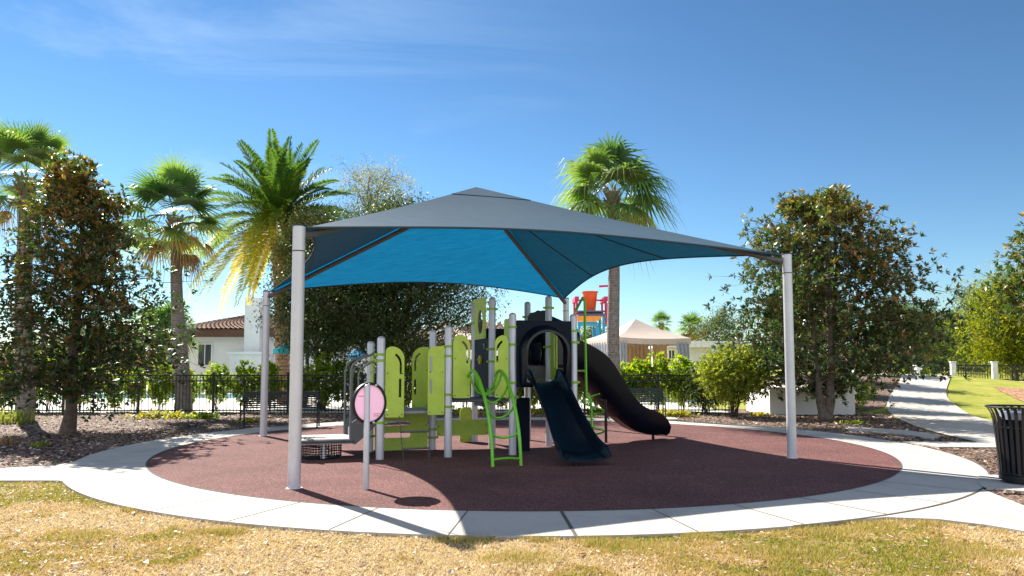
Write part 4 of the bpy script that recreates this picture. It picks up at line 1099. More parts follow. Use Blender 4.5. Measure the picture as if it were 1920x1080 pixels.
def grow(r, base, H, trunk_r, z0, prof, nb, steps=7, wander=.25, rise=.35, stems=1, sub=3, taper=.2, brk=.45):
    """returns wood MB, tip positions and axes. prof(f) = crown radius at height fraction f (0 at z0, 1 at H)"""
    mb = MB(); tips = []; axes = []
    base = np.array(base, float)
    for st in range(stems):
        off = np.zeros(3) if stems == 1 else np.array([r.normal() * .10, r.normal() * .10, 0])
        lean = np.zeros(2) if stems == 1 else r.normal(size=2) * .10 * H / 6
        K = 12; tr = []
        wob = np.cumsum(r.normal(size=(K + 1, 2)) * .035 * H / 6, 0)
        for k in range(K + 1):
            f = k / K; tr.append(base + off + np.array([lean[0] * f * 3 + wob[k, 0], lean[1] * f * 3 + wob[k, 1], H * .97 * f]))
        tr = np.array(tr); tr[0] = base + off
        rad = [trunk_r * (1 - .9 * (k / K)) + .008 for k in range(K + 1)]; rad[0] *= 1.35
        mb.tube([tuple(p) for p in tr], rad, 9)
        for b in range(nb // stems):
            f = (b + r.random()) / (nb // stems); z = z0 + (H - z0) * f * .97
            R = prof(f) * (.66 + .44 * r.random()); az = r.random() * 2 * PI + b * 2.4
            zi = np.clip((z - R * rise * .9) / (H * .97) * K, .5, K - .01); i0 = int(zi); p0 = tr[i0] * (1 - zi + i0) + tr[min(K, i0 + 1)] * (zi - i0)
            e = base + off + np.array([math.cos(az) * R, math.sin(az) * R, 0]); e[:2] += tr[min(K, i0)][:2] * .0 + (tr[i0][:2] - base[:2] - off[:2]) * .7; e[2] = base[2] + z + R * rise * .25
            pts = []
            for s in range(steps + 1):
                t = s / steps; p = p0 * (1 - t) + e * t; p = p + np.array([0, 0, R * .12 * math.sin(PI * t)]) + r.normal(size=3) * wander * .06 * R * t; pts.append(p)
            br = max(.008, rad[i0] * brk)
            mb.tube([tuple(p) for p in pts], [br * (1 - .8 * q / steps) + .003 for q in range(steps + 1)], 5, cap=False)
            for s in range(2, steps + 1):
                ax = unit((e - p0) * np.array([1, 1, .6]) + np.array([0, 0, .5]))
                for q in range(sub):
                    dev = r.normal(size=3) * wander * (.30 + .20 * R); dev[2] *= .75
                    tp = pts[s] + dev; tips.append(tp); axes.append(unit(ax + r.normal(size=3) * .5))
                    if q < 2: mb.tube([tuple(pts[s]), tuple(tp)], [.006, .003], 3, cap=False)
    return mb, np.array(tips), np.array(axes)

def magnolia(name, base, H, prof, label, seed, nb=90, L=.15, k=8, stems=1, z0=.7, sub=4, mat='magnolia', trunk_r=.13, name_='magnolia_tree', steps=7, wander=.95, rise=.12, group=None):
    r = np.random.default_rng(seed); root = thing(name_, base, label, 'tree', group)
    mb, T, A = grow(r, base, H, trunk_r, z0, prof, nb, stems=stems, sub=sub, steps=steps, wander=wander, rise=rise, brk=.26)
    obj('trunk', mb, M['bark'], root, True)
    Q = rosettes(T, A, k, L, .40, r, .9)
    hf = np.repeat((T[:, 2] - base[2]) / H, k)
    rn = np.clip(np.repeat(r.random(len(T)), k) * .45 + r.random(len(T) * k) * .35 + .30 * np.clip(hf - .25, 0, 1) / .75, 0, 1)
    quads_obj('crown', Q, rn, M[mat], root)
    return root
# left magnolia
def prof_l(f): return float(np.interp(f, [0, .12, .35, .55, .62, .8, .95, 1], [1.9, 2.35, 2.25, 1.95, 1.2, 1.0, .75, .2]))
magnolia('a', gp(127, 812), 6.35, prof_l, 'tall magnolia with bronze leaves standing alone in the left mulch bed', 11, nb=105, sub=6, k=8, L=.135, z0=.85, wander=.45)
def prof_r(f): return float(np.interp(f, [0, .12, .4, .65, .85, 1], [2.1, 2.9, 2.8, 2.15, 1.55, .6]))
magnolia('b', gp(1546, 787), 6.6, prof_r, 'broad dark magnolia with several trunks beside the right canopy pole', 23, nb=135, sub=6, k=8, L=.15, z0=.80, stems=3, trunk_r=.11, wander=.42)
def prof_e(f): return float(np.interp(f, [0, .2, .6, 1], [1.4, 2.6, 2.3, .5]))
magnolia('c', Vector((17.7, 22.0, 0)), 6.6, prof_e, 'bronze leaved magnolia at the right edge behind the litter bin', 31, nb=110, sub=6, k=8, L=.17, z0=2.7, wander=.4)

def canopy_tree(name, base, H, trunk_r, z0, prof, label, seed, mat, L, nb=60, k=10, sub=4, cat='tree', bark='darkbark', wander=1.1, stems=1, rise=.6, ratio=.45, cloud=.3, group=None, steps=7):
    r = np.random.default_rng(seed); root = thing(name, base, label, cat, group)
    mb, T, A = grow(r, base, H, trunk_r, z0, prof, nb, stems=stems, sub=sub, wander=wander, rise=rise, steps=steps)
    obj('trunk', mb, M[bark], root, True)
    n = len(T); c = np.repeat(T, k, 0) + r.normal(size=(n * k, 3)) * cloud * np.array([1, 1, .7])
    d = unit(r.normal(size=(n * k, 3)) + np.array([0, 0, -.1])); ll = L * (.6 + .8 * r.random(n * k))
    quads_obj('crown', leaf_quads(c, d, ll, ll * ratio, r), np.clip(np.repeat(r.random(n), k) * .55 + r.random(n * k) * .45, 0, 1), M[mat], root)
    return root
def prof_o(f): return float(np.interp(f, [0, .15, .4, .6, .8, 1], [3.0, 3.5, 3.1, 2.2, 1.7, .6]))
canopy_tree('oak_tree', Vector((-3.95, 25.2, 0)), 7.0, .16, 2.6, prof_o, 'dark spreading oak with forked trunk behind the green climbing panels', 41, 'oak', .095, nb=88, k=56, sub=4, cloud=.25, wander=.8)
def prof_o2(f): return float(np.interp(f, [0, .2, .55, .8, 1], [1.2, 1.8, 1.5, .9, .4]))
canopy_tree('oak_tree', Vector((-6.9, 25.6, 0)), 5.6, .09, 2.2, prof_o2, 'smaller oak with twin stems between the front canopy pole and the spreading oak', 43, 'oak', .095, nb=46, k=34, sub=4, cloud=.20, stems=2, wander=.5)
def prof_v(f): return float(np.interp(f, [0, .5, 1], [.6, 1.1, .4]))
canopy_tree('flowering_tree', Vector((-7.8, 26.8, 0)), 7.2, .08, 4.6, prof_v, 'pale yellow flecked tree crown behind the top of the front canopy pole', 44, 'olive', .11, nb=30, k=40, sub=4, cloud=.20, wander=.6)
canopy_tree('slender_tree', Vector((-5.9, 30, 0)), 10.0, .10, 6.2, lambda f: float(np.interp(f, [0, .5, 1], [2.2, 2.3, .9])), 'airy tree top of upright twigs above the shade sail', 45, 'olive', .085, nb=34, k=20, sub=3, cloud=.2, rise=1.0, wander=.7)

# ------------------------------------------------------------------ palms
def fan_frond(r, org, az, el, petiole, R, droop, segs=30, dead=False):
    """one costapalmate fan: quads list"""
    d = np.array([math.cos(az) * math.cos(el), math.sin(az) * math.cos(el), math.sin(el)])
    side = np.array([-math.sin(az), math.cos(az), 0]); upv = np.cross(d, side) * -1
    if upv[2] < 0: upv = -upv
    hub = org + d * petiole + np.array([0, 0, -droop * .15 * petiole])
    Q = []
    w = .014; Q.append([org - side * w, org + side * w, hub + side * w, hub - side * w])
    tw = r.normal() * .25
    s2 = side * math.cos(tw) + upv * math.sin(tw); u2 = np.cross(s2, d)
    span = math.radians(250 if not dead else 150)
    for k in range(segs):
        a = (k / (segs - 1) - .5) * span; ax = d * math.cos(a) + s2 * math.sin(a)
        perp = -d * math.sin(a) + s2 * math.cos(a)
        rl = R * (.72 + .28 * math.cos(a * .6)) * (.93 + .14 * r.random())
        cup = .22 * (1 - math.cos(a)) ; prev = None; pp = hub
        K = 4; pts = []
        for q in range(K + 1):
            t = q / K; p = hub + ax * rl * t + u2 * 0 + np.array([0, 0, -droop * rl * (t ** 2.4) * (.55 + .35 * r.random())]) + upv * (cup * .25 * rl * t)
            pts.append(p)
        ws = [R * .012, R * .040, R * .026, R * .012, .001]
        for q in range(K):
            Q.append([pts[q] - perp * ws[q], pts[q] + perp * ws[q], pts[q + 1] + perp * ws[q + 1], pts[q + 1] - perp * ws[q + 1]])
    return Q
def fan_palm(base, top, rb, rt, R, label, seed, nf=30, name='fan_palm', pet=.9, dead=8, droop=.55, segs=30, group=None, skirt=-.9, bark='palmbark', extra=None):
    r = np.random.default_rng(seed); root = thing(name, base, label, 'palm tree', group)
    base = np.array(base); top = np.array(top); mb = MB(); K = 14; pts = []; rad = []
    for k in range(K + 1):
        f = k / K; p = base * (1 - f) + top * f + np.array([.03 * math.sin(f * 7 + seed), .03 * math.cos(f * 5), 0]) * (1 if 0 < k < K else 0)
        pts.append(tuple(p)); rad.append((rb * (1 - f) ** 1.6 * 1.0 + rt * (1 - (1 - f) ** 1.6)) * (1 + .05 * r.random()))
    rad[-1] *= 1.25; mb.tube(pts, rad, 16); obj('trunk', mb, M[bark], root, True)
    Q = []; rn = []
    for i in range(nf):
        f = (i + .5) / nf; el = math.radians(82 - 118 * f + r.normal() * 7); az = i * 2.39996 + r.normal() * .2
        pl = pet * (.8 + .4 * r.random()); fr = fan_frond(r, top + np.array([0, 0, .15 * (1 - f)]), az, el, pl, R * (.85 + .25 * r.random()), droop * (.6 + .7 * f), segs)
        Q += fr; c = r.random() * .45 + (.35 * f); rn += list(np.clip(c + r.random(len(fr)) * .25, 0, 1))
    quads_obj('crown', np.array(Q), rn, M['fan'], root)
    if dead:
        Q = []; rn = []
        for i in range(dead):
            el = math.radians(-12 - 55 * r.random()); az = i * 2.39996 + r.random()
            fr = fan_frond(r, top - np.array([0, 0, .1]), az, el, pet * .95, R * .62, 1.5, max(14, segs // 2), True); Q += fr; c = r.random()
            rn += list(np.clip(c * .8 + r.random(len(fr)) * .3, 0, 1))
        quads_obj('dead_fronds', np.array(Q), rn, M['deadfan'], root)
    # leaf boots under the crown
    mb = MB()
    for i in range(26):
        az = i * 2.4; z = -.55 + .6 * (i / 26); p = top + np.array([math.cos(az) * rt, math.sin(az) * rt, z]); q = p + np.array([math.cos(az) * .13, math.sin(az) * .13, .20]); mb.tube([tuple(p), tuple(q)], [.045, .02], 5)
    obj('leaf_bases', mb, M['datebark'], root, True)
    return root
b = gp(343, 775)
fan_palm(b, at(328, 410, b.y), .27, .16, 1.2, 'cabbage palm with brown hanging dead fronds right of the left magnolia', 51, nf=34, dead=11, pet=1.1)
b = gp(45, 790)
fan_palm(b, at(48, 335, b.y), .25, .18, 1.0, 'cabbage palm partly hidden behind the bronze magnolia at the left', 52, nf=30, dead=9, pet=1.0)
b = Vector(at(1152, 700, 21.8)); b.z = 0
fan_palm(b, at(1148, 360, 21.8), .22, .155, 1.36, 'tall fan palm with full green crown above the right side of the sail', 53, nf=27, dead=3, pet=1.0, droop=1.0)
b = at(318, 700, 42); b.z = 0
fan_palm(b, at(318, 615, 42), .26, .22, 1.5, 'short thick palm in front of the white clubhouse', 54, nf=26, dead=6, pet=.8, segs=20)
b = at(288, 700, 43); b.z = 0
fan_palm(b, at(290, 622, 43), .26, .22, 1.4, 'stout palm with fibrous trunk beside the short thick palm', 55, nf=24, dead=8, pet=.8, segs=20, bark='datebark')
b = at(1240, 700, 75); b.z = 0
fan_palm(b, at(1240, 606, 75), .25, .2, 1.0, 'small green palm top showing above the cabana roof', 56, nf=22, dead=0, pet=.7, segs=16)
b = at(1297, 700, 70); b.z = 0
fan_palm(b, at(1297, 614, 70), .25, .2, 1.4, 'palm with orange dead skirt right of the cabana', 57, nf=22, dead=16, pet=.8, segs=16)

def date_palm(base, top, L, label, seed, nf=112):
    r = np.random.default_rng(seed); root = thing('date_palm', base, label, 'palm tree'); mb = MB()
    base = np.array(base); top = np.array(top)
    mb.tube([tuple(base * (1 - k / 12) + top * (k / 12)) for k in range(13)], [.27 + .02 * (k % 2) for k in range(12)] + [.36], 16)
    for i in range(120):
        f = i / 120; az = i * 2.39996; p = base * (1 - f) + top * f + np.array([math.cos(az) * .26, math.sin(az) * .26, 0]); q = p + np.array([math.cos(az) * .07, math.sin(az) * .07, .11]); mb.tube([tuple(p), tuple(q)], [.07, .03], 5)
    obj('trunk', mb, M['datebark'], root, True)
    Q = []; rn = []
    for i in range(nf):
        f = (i + .5) / nf; el = math.radians(80 - 122 * f ** .88 + r.normal() * 7); az = i * 2.39996 + r.normal() * .15
        d = np.array([math.cos(az) * math.cos(el), math.sin(az) * math.cos(el), math.sin(el)]); side = np.array([-math.sin(az), math.cos(az), 0])
        LL = L * (.85 + .25 * r.random()) * (1 - .25 * f * f); K = 46; dr = .26 + .30 * f; age = np.clip(-.02 + f ** 1.3 * .95 + r.normal() * .08, 0, 1)
        P_ = []
        for k in range(K + 1):
            t = k / K; P_.append(top + d * LL * t * (1 - .06 * t) + np.array([0, 0, -dr * LL * t ** 2.1 * (.35 + .65 * math.cos(max(el, 0)))]))
        for k in range(K):
            p, q = P_[k], P_[k + 1]; tg = unit(q - p); up = np.cross(tg, side); up = up if up[2] > 0 else -up; w = .02 * (1 - k / K) + .004
            Q.append([p - side * w, p + side * w, q + side * w * .9, q - side * w * .9]); rn.append(min(1, age + .2))
            if k < 3: continue
            ll = .56 * math.sin(PI * min(1, (k / K) ** .75 * .92 + .06)) ** .6 * (.85 + .3 * r.random())
            for s in (-1, 1):
                for hlf in (0, .5):
                    b0 = p * (1 - hlf) + q * hlf; dd_ = unit(side * s * .80 + tg * .62 + up * (.38 + .25 * r.normal() * .5))
                    tip = b0 + dd_ * ll + np.array([0, 0, -.10 * ll]); md = b0 + dd_ * ll * .5; wd = unit(np.cross(dd_, up)) * .024
                    Q.append([b0, md + wd, tip, md - wd]); rn.append(np.clip(age + r.normal() * .1, 0, 1))
    quads_obj('crown', np.array(Q), rn, M['datefrond'], root); return root
b = at(533, 700, 29.5); b.z = 0
date_palm(b, at(522, 415, 29.5), 4.4, 'feathery date palm with yellowing lower fronds behind the front canopy pole', 61)

# ------------------------------------------------------------------ hedge, bushes, ground plants
def shrub(seed, H, Wd, mat, n, L, z0, stems=7, name='hedge_shrub', label='', cat='shrub', group=None, base=(0, 0, 0), ratio=.5, dep=None, top=.55):
    r = np.random.default_rng(seed); root = thing(name, base, label, cat, group); b = np.array(base, float); mb = MB(); dep = dep or Wd
    for s in range(stems):
        a = r.random() * 2 * PI; e = b + np.array([math.cos(a) * Wd * .38 * r.random() ** .5, math.sin(a) * dep * .38 * r.random() ** .5, H * (.75 + .2 * r.random())]); m_ = b * .55 + e * .45 + np.array([0, 0, H * .06]); 
        mb.tube([tuple(b + r.normal(size=3) * [.06, .06, 0]), tuple(m_), tuple(e)], [.012, .009, .004], 5, cap=False)
        for q in range(3):
            e2 = m_ + (e - m_) * r.random() + r.normal(size=3) * Wd * .16; mb.tube([tuple(m_), tuple(e2)], [.007, .003], 3, cap=False)
    obj('stems', mb, M['darkbark'], root)
    nc = n // 9; u = unit(r.normal(size=(nc, 3))); rad = (.35 + .65 * r.random((nc, 1)) ** .6) * (.82 + .3 * r.random((nc, 1)))
    c = u * rad * np.array([Wd / 2, dep / 2, (H - z0) / 2]) + np.array([0, 0, z0 + (H - z0) / 2]) + b
    ax = unit(u + np.array([0, 0, .7])); Q = rosettes(c, ax, 9, L, ratio, r, 1.0)
    quads_obj('foliage', Q, np.clip(np.repeat(r.random(nc), 9) * .5 + r.random(nc * 9) * .5, 0, 1), M[mat], root); return root
HG = 'hedge shrubs along the pool fence'; HL = 'glossy lime green hedge shrub standing behind the black picket fence'
protos = [shrub(71, 1.82, 1.35, 'hedge', 2300, .13, .18, label=HL, group=HG, dep=.8), shrub(72, 1.74, 1.2, 'hedge', 2000, .13, .38, label=HL, group=HG, dep=.8), shrub(73, 1.90, 1.4, 'hedge', 2400, .13, .25, label=HL, group=HG, dep=.8)]
ORD = 'first second third fourth fifth sixth seventh eighth ninth tenth eleventh twelfth thirteenth fourteenth fifteenth sixteenth seventeenth eighteenth nineteenth twentieth'.split() + ['twenty-' + q for q in 'first second third fourth fifth sixth seventh eighth ninth'.split()] + ['thirtieth'] + ['thirty-' + q for q in 'first second third fourth fifth sixth'.split()]
rr = random.Random(7); k = 0; xq = -19.2
while xq < 7.0:
    o = protos[k] if k < 3 else copy_tree(protos[k % 3])
    sc = rr.uniform(.80, 1.08) * (1.05 if xq > 0 else 1)
    place(o, xq, 24.35 + rr.uniform(-.15, .15), .0, rr.uniform(0, 6.28) if k >= 3 else 0, sc, ORD[k] + ' glossy lime green hedge shrub from the left end of the picket fence')
    xq += rr.uniform(.62, 1.05) * (1.12 if xq < -2 else .85); k += 1
b = gp(1376, 783)
rb_ = shrub(81, 2.22, 2.15, 'bush', 22000, .074, .40, stems=22, name='round_bush', label='large rounded light green bush in front of the low white wall', base=b)
# dark evergreen shrubs between the fence end and the round bush
shrub(82, 1.5, 1.5, 'oak', 2600, .09, .1, name='dark_shrub', label='dark shrub beside the end of the picket fence, left of the round bush', base=(6.3, 23.0, 0))
def strappy(seed, n, L, label, base, mat='yellowplant', w=.035, name='ground_plant', spread=1.0, group=None, up=.5):
    r = np.random.default_rng(seed); root = thing(name, base, label, 'plant', group); b = np.array(base, float); Q = []; rn = []
    for i in range(n):
        a = r.random() * 2 * PI; el = math.radians(25 + 60 * r.random() * up * 1.4); d = np.array([math.cos(a) * math.cos(el), math.sin(a) * math.cos(el), math.sin(el)]); s = np.array([-math.sin(a), math.cos(a), 0])
        o_ = b + np.array([r.normal() * .16 * spread, r.normal() * .12 * spread, .01]); ll = L * (.5 + .7 * r.random()); P_ = [o_ + d * ll * t + np.array([0, 0, -.55 * ll * t * t * t]) for t in (0, .35, .7, 1)]; W_ = [w * .4, w, w * .8, .002]
        c = r.random()
        for q in range(3): Q.append([P_[q] - s * W_[q], P_[q] + s * W_[q], P_[q + 1] + s * W_[q + 1], P_[q + 1] - s * W_[q + 1]]); rn.append(np.clip(c + r.normal() * .08, 0, 1))
    quads_obj('foliage', np.array(Q), rn, M[mat], root); return root
strappy(91, 260, .48, 'yellow green leafy plant left of the cabbage palm base', gp(300, 784), spread=2.6)
strappy(92, 130, .42, 'green leafy plant right of the cabbage palm base', gp(378, 786), 'hedge', spread=1.4)
strappy(93, 60, .30, 'small yellow plant under the black bench', gp(470, 793), spread=1.1)
strappy(94, 170, .50, 'yellow green plant beside the dark green bench', gp(1262, 782), spread=1.5)
strappy(95, 120, .42, 'leafy plant between the spiral climber and the dark green bench', gp(1125, 775), spread=1.8)
strappy(96, 60, .30, 'little yellow plant at the foot of the low white wall', gp(1424, 780), spread=.9)
strappy(97, 160, .75, 'clump of long arching grass at the left edge', gp(20, 795), 'bush', w=.014, spread=1.6, up=.8)
strappy(98, 60, .30, 'small reddish grass tuft near the left edge in the mulch', gp(12, 835), 'deadfan', w=.012, spread=.7, up=.8)
strappy(99, 40, .22, 'small bright green weed in the left mulch bed', gp(70, 838), 'hedge', w=.014, spread=.5, up=.8)
strappy(100, 160, .42, 'low leafy plant behind the front slide tower', gp(1010, 776), spread=2.2)
strappy(101, 120, .42, 'low leafy plant seen below the lime green panels', gp(880, 776), spread=2.0)
strappy(102, 60, .26, 'green tuft below the broad magnolia', gp(1600, 796), 'hedge', w=.02, spread=1.0)
# low white wall
wl0 = at(1443, 725, gp(1443, 779).y)
mb = MB(); wx, wy = wl0.x, wl0.y; mb.box((wx + 1.35, wy + 1.15, .42), (2.7, 2.3, .84), 0, bev=.012); 
wroot = thing('low_wall', (wx + 1.35, wy + 1.1, 0), 'low white rendered wall block under the broad magnolia', 'wall'); obj('wall', mb, M['white'], wroot)
mb = MB(); mb.box((wx + 1.35, wy + 1.15, .865), (2.76, 2.36, .05), 0, bev=.01); obj('coping', mb, M['white'], wroot)

# ------------------------------------------------------------------ buildings
def tile_roof(mb, quad, n, amp=.06, m=0):
    """barrel-tile slope: quad = eave0, eave1, ridge1, ridge0; rows run up the slope as ribs and stepped courses"""
    a, b, c, d = [Vector(q) for q in quad]; nrm = (b - a).cross(d - a).normalized(); nrm = nrm if nrm.z > 0 else -nrm
    cols = n * 4; rows = max(3, int((d - a).length / .38)); 
    for rr2 in range(rows):
        vs = []
        for e, lift in ((rr2 / rows, .045), ((rr2 + 1) / rows, 0.0)):
            for k in range(cols + 1):
                t = k / cols; p = a.lerp(b, t).lerp(d.lerp(c, t), e); vs.append(p + nrm * (amp * (.5 + .5 * math.sin(2 * PI * k / 4)) + lift))
        o = cols + 1
        mb.add(vs, [(k, k + 1, o + k + 1, o + k) for k in range(cols)], m)
YB = 46.0
bx0, bx1 = at(338, 640, YB).x, at(662, 640, YB).x; zt = at(400, 632, YB).z
bl = thing('clubhouse', ((bx0 + bx1) / 2, YB + 4, 0), 'white rendered clubhouse with brown tiled roof and tall white chimney at the left', 'building')
mb = MB(); mb.box(((bx0 + bx1) / 2, YB + 4, zt / 2), (bx1 - bx0, 8, zt)); obj('wall', mb, M['white'], bl)
mb = MB(); mb.box(((bx0 + bx1) / 2, YB + 4, zt + .24), (bx1 - bx0 + 1.0, 9.0, .48)); obj('fascia', mb, M['brownbeam'], bl)
mb = MB(); ze = zt + .485; zr = at(459, 588, YB + 2).z
rx = at(462, 590, YB + 4).x
e0, e1_ = bx0 - .6, bx1 + .6; yf, yb_ = YB - .6, YB + 8.6
tile_roof(mb, [(e0, yf, ze), (e1_, yf, ze), (e1_ - 4, YB + 4, zr), (rx, YB + 4, zr)], 40)
mb.add([(e0, yb_, ze), (e1_, yb_, ze), (e1_ - 4, YB + 4, zr), (rx, YB + 4, zr)], [(1, 0, 3, 2)]); mb.add([(e0, yf, ze), (e0, yb_, ze), (rx, YB + 4, zr)], [(1, 0, 2)]); mb.add([(e1_, yf, ze), (e1_, yb_, ze), (e1_ - 4, YB + 4, zr)], [(0, 1, 2)])
rf = obj('roof', mb, M['tiles'], bl, False)
x0, x1 = at(459, 600, YB - 1).x, at(488, 600, YB - 1).x; zc = at(470, 558, YB - 1).z
mb = MB(); mb.box(((x0 + x1) / 2, YB - .55, zc / 2), (x1 - x0, 1.0, zc)); ch = obj('chimney', mb, M['white'], bl)
x0, x1 = at(437, 600, YB - 1).x, at(506, 600, YB - 1).x; zs = at(470, 662, YB - 1.6).z
mb = MB(); mb.box(((x0 + x1) / 2, YB - .9, zs / 2), (x1 - x0 - .3, 1.7, zs - .1)); mb.box(((x0 + x1) / 2, YB - .9, zs), (x1 - x0, 1.95, .16)); obj('hearth_base', mb, M['white'], ch)
def pane(px0, py0, px1, py1, Y, parent, mat='window', name='window', proud=.04):
    a = at(px0, py1, Y); b = at(px1, py0, Y); mb = MB(); cx, cz, w, h = (a.x + b.x) / 2, (a.z + b.z) / 2, b.x - a.x, b.z - a.z
    mb.box((cx, Y - proud / 2, cz), (w, proud, h)); w_ = obj(name, mb, M[mat], parent)
    mb = MB()
    for s_ in (-1, 1): mb.box((cx + s_ * (w / 2 + .04), Y - .04, cz), (.08, .08, h + .16))
    mb.box((cx, Y - .04, cz + h / 2 + .04), (w - .001, .08, .08)); mb.box((cx, Y - .06, cz - h / 2 - .05), (w + .2, .12, .08)); mb.box((cx, Y - proud - .012, cz), (.05, .02, h)); obj('frame', mb, M['whitepaint' if mat != 'window' else 'white'], w_)
    return w_
pane(372, 646, 397, 684, YB, bl)
pane(560, 658, 571, 690, YB, bl)
pane(614, 640, 622, 690, YB, bl)
# second house with gable, far right of the clubhouse
YH = 58.0
hs_ = thing('house', (at(900, 650, YH).x, YH + 4, 0), 'white house with brown gabled tile roof between the oak and the tower posts', 'building')
x0, x1 = at(845, 640, YH).x, at(950, 640, YH).x; zt = at(900, 625, YH).z
mb = MB(); mb.box(((x0 + x1) / 2, YH + 4, zt / 2), (x1 - x0, 8, zt)); 
g0, g1 = at(922, 620, YH - 1).x, at(952, 620, YH - 1).x; gz = at(934, 606, YH - 1).z; zg = at(934, 622, YH - 1).z
mb.box(((g0 + g1) / 2, YH - .5, zg / 2), (g1 - g0, 1.2, zg)); mb.add([(g0, YH - 1.1, zg), (g1, YH - 1.1, zg), ((g0 + g1) / 2, YH - 1.1, gz)], [(0, 1, 2)]); obj('wall', mb, M['white'], hs_)
mb = MB(); zr = at(900, 604, YH + 4).z
tile_roof(mb, [(x0 - .5, YH - .5, zt), (x1 + .3, YH - .5, zt), (x1 - 1.5, YH + 4, zr), (x0 + 2, YH + 4, zr)], 20)
mb.add([(x0 - .5, YH + 8.5, zt), (x1 + .3, YH + 8.5, zt), (x1 - 1.5, YH + 4, zr), (x0 + 2, YH + 4, zr)], [(0, 1, 2, 3)])
mb.add([(x0 - .5, YH - .5, zt), (x0 - .5, YH + 8.5, zt), (x0 + 2, YH + 4, zr)], [(0, 1, 2)]); mb.add([(x1 + .3, YH - .5, zt), (x1 + .3, YH + 8.5, zt), (x1 - 1.5, YH + 4, zr)], [(0, 1, 2)])
gm = (g0 + g1) / 2
for s_ in (-1, 1):
    mb.add([(gm, YH - 1.5, gz + .12), (gm + s_ * (g1 - g0) * .62, YH - 1.5, zg - .25), (gm + s_ * (g1 - g0) * .62, YH + 3, zg - .25), (gm, YH + 3, gz + .12)], [(0, 1, 2, 3)])
    mb.add([(gm, YH - 1.5, gz + .12), (gm + s_ * (g1 - g0) * .62, YH - 1.5, zg - .25), (gm + s_ * (g1 - g0) * .62, YH - 1.5, zg - .5), (gm, YH - 1.5, gz - .15)], [(0, 1, 2, 3)])
obj('roof', mb, M['tiles'], hs_)
pane(930, 628, 940, 642, YH - 1.1, hs_)
# tan pavilion
YP = 36.0
pv = thing('pavilion', (at(822, 650, YP).x, YP + 2.5, 0), 'open pavilion with beige hipped roof and brown beam behind the oak trunk', 'pavilion')
x0, x1 = at(733, 640, YP).x, at(905, 640, YP).x; ze = at(820, 637, YP).z; zp = at(832, 603, YP + 2.6).z; xm = at(832, 603, YP + 2.6).x
mb = MB(); B_ = [(x0, YP, ze), (x1, YP, ze), (x1, YP + 5.2, ze), (x0, YP + 5.2, ze)]; mb.add(B_ + [(xm, YP + 2.6, zp)], [(0, 1, 4), (1, 2, 4), (2, 3, 4), (3, 0, 4), (3, 2, 1, 0)]); obj('roof', mb, M['tan'], pv)
mb = MB(); zb = ze - .02
for (cx, cy, w, d) in (((x0 + x1) / 2, YP + .15, x1 - x0 - .2, .2), ((x0 + x1) / 2, YP + 5.05, x1 - x0 - .2, .2), (x0 + .2, YP + 2.6, .2, 4.68), (x1 - .2, YP + 2.6, .2, 4.68)): mb.box((cx, cy, zb - .18), (w, d, .34))
obj('beam', mb, M['brownbeam'], pv)
for x in (x0 + .3, x1 - .3):
    for y in (YP + .3, YP + 4.9):
        mb = MB(); mb.box((x, y, (zb - .35) / 2), (.3, .3, zb - .35)); mb.box((x, y, .15), (.42, .42, .3)); obj('post', mb, M['white'], pv)
# cabana
N_ = at(1158, 640, 33.0); N_.z = 0; dr_ = Vector((.952, .306, 0)); dl_ = Vector((-.306, .952, 0)); SZ = 3.9
cb = thing('cabana', N_ + dr_ * SZ / 2 + dl_ * SZ / 2, 'tan canvas cabana with grey corner drapes behind the hedge right of the tall palm', 'cabana')
zE = at(1158, 632, 33).z; zP = at(1187, 598, 35.5).z
cor = [N_, N_ + dr_ * SZ, N_ + dr_ * SZ + dl_ * SZ, N_ + dl_ * SZ]; ctr = N_ + dr_ * SZ / 2 + dl_ * SZ / 2
mb = MB()
for i in range(4):
    a, b_ = cor[i], cor[(i + 1) % 4]; vs = []; K = 10; L = 6
    for l in range(L + 1):
        for k in range(K + 1):
            p = a.lerp(b_, k / K).lerp(ctr, l / L); f = l / L; z = zE + (zP - zE) * f - .10 * math.sin(PI * f) - .06 * math.sin(PI * k / K) * (1 - f); vs.append((p.x, p.y, z))
    mb.add(vs, [(l * (K + 1) + k, l * (K + 1) + k + 1, (l + 1) * (K + 1) + k + 1, (l + 1) * (K + 1) + k) for l in range(L) for k in range(K)])
rfc = obj('roof', mb, M['tan'], cb, True)
mb = MB()
for i in range(4):
    a, b_ = cor[i], cor[(i + 1) % 4]; vs = []; K = 24
    for k in range(K + 1):
        p = a.lerp(b_, k / K); zt_ = zE - .06 * math.sin(PI * k / K); vs += [(p.x, p.y, zt_ + .005), (p.x, p.y, zt_ - .25 - .025 * abs(math.sin(k * PI / 2)))]
    mb.add(vs, [(2 * k, 2 * k + 1, 2 * k + 3, 2 * k + 2) for k in range(K)])
obj('valance', mb, M['tan'], rfc)
for c_ in cor:
    p = c_.lerp(ctr, .05); mb = MB(); mb.box((p.x, p.y, (zE - .05) / 2), (.08, .08, zE - .05)); obj('post', mb, M['whitepaint'], cb)
def drape(a, b_, z0, z1, mat, pinch=1.0, n=40, name='curtain'):
    mb = MB(); vs = []; u = (b_ - a).normalized(); nn = Vector((u.y, -u.x, 0)); K = 6
    for l in range(K + 1):
        f = l / K; z = z1 + (z0 - z1) * f; pn = 1 - (1 - pinch) * math.sin(PI * min(1, f * .8))
        for k in range(n + 1):
            t = k / n * pn; p = a.lerp(b_, t) + nn * .05 * math.sin(k * 1.25); vs.append((p.x, p.y, z))
    mb.add(vs, [(l * (n + 1) + k, l * (n + 1) + k + 1, (l + 1) * (n + 1) + k + 1, (l + 1) * (n + 1) + k) for l in range(K) for k in range(n)])
    return obj(name, mb, M[mat], cb, True)
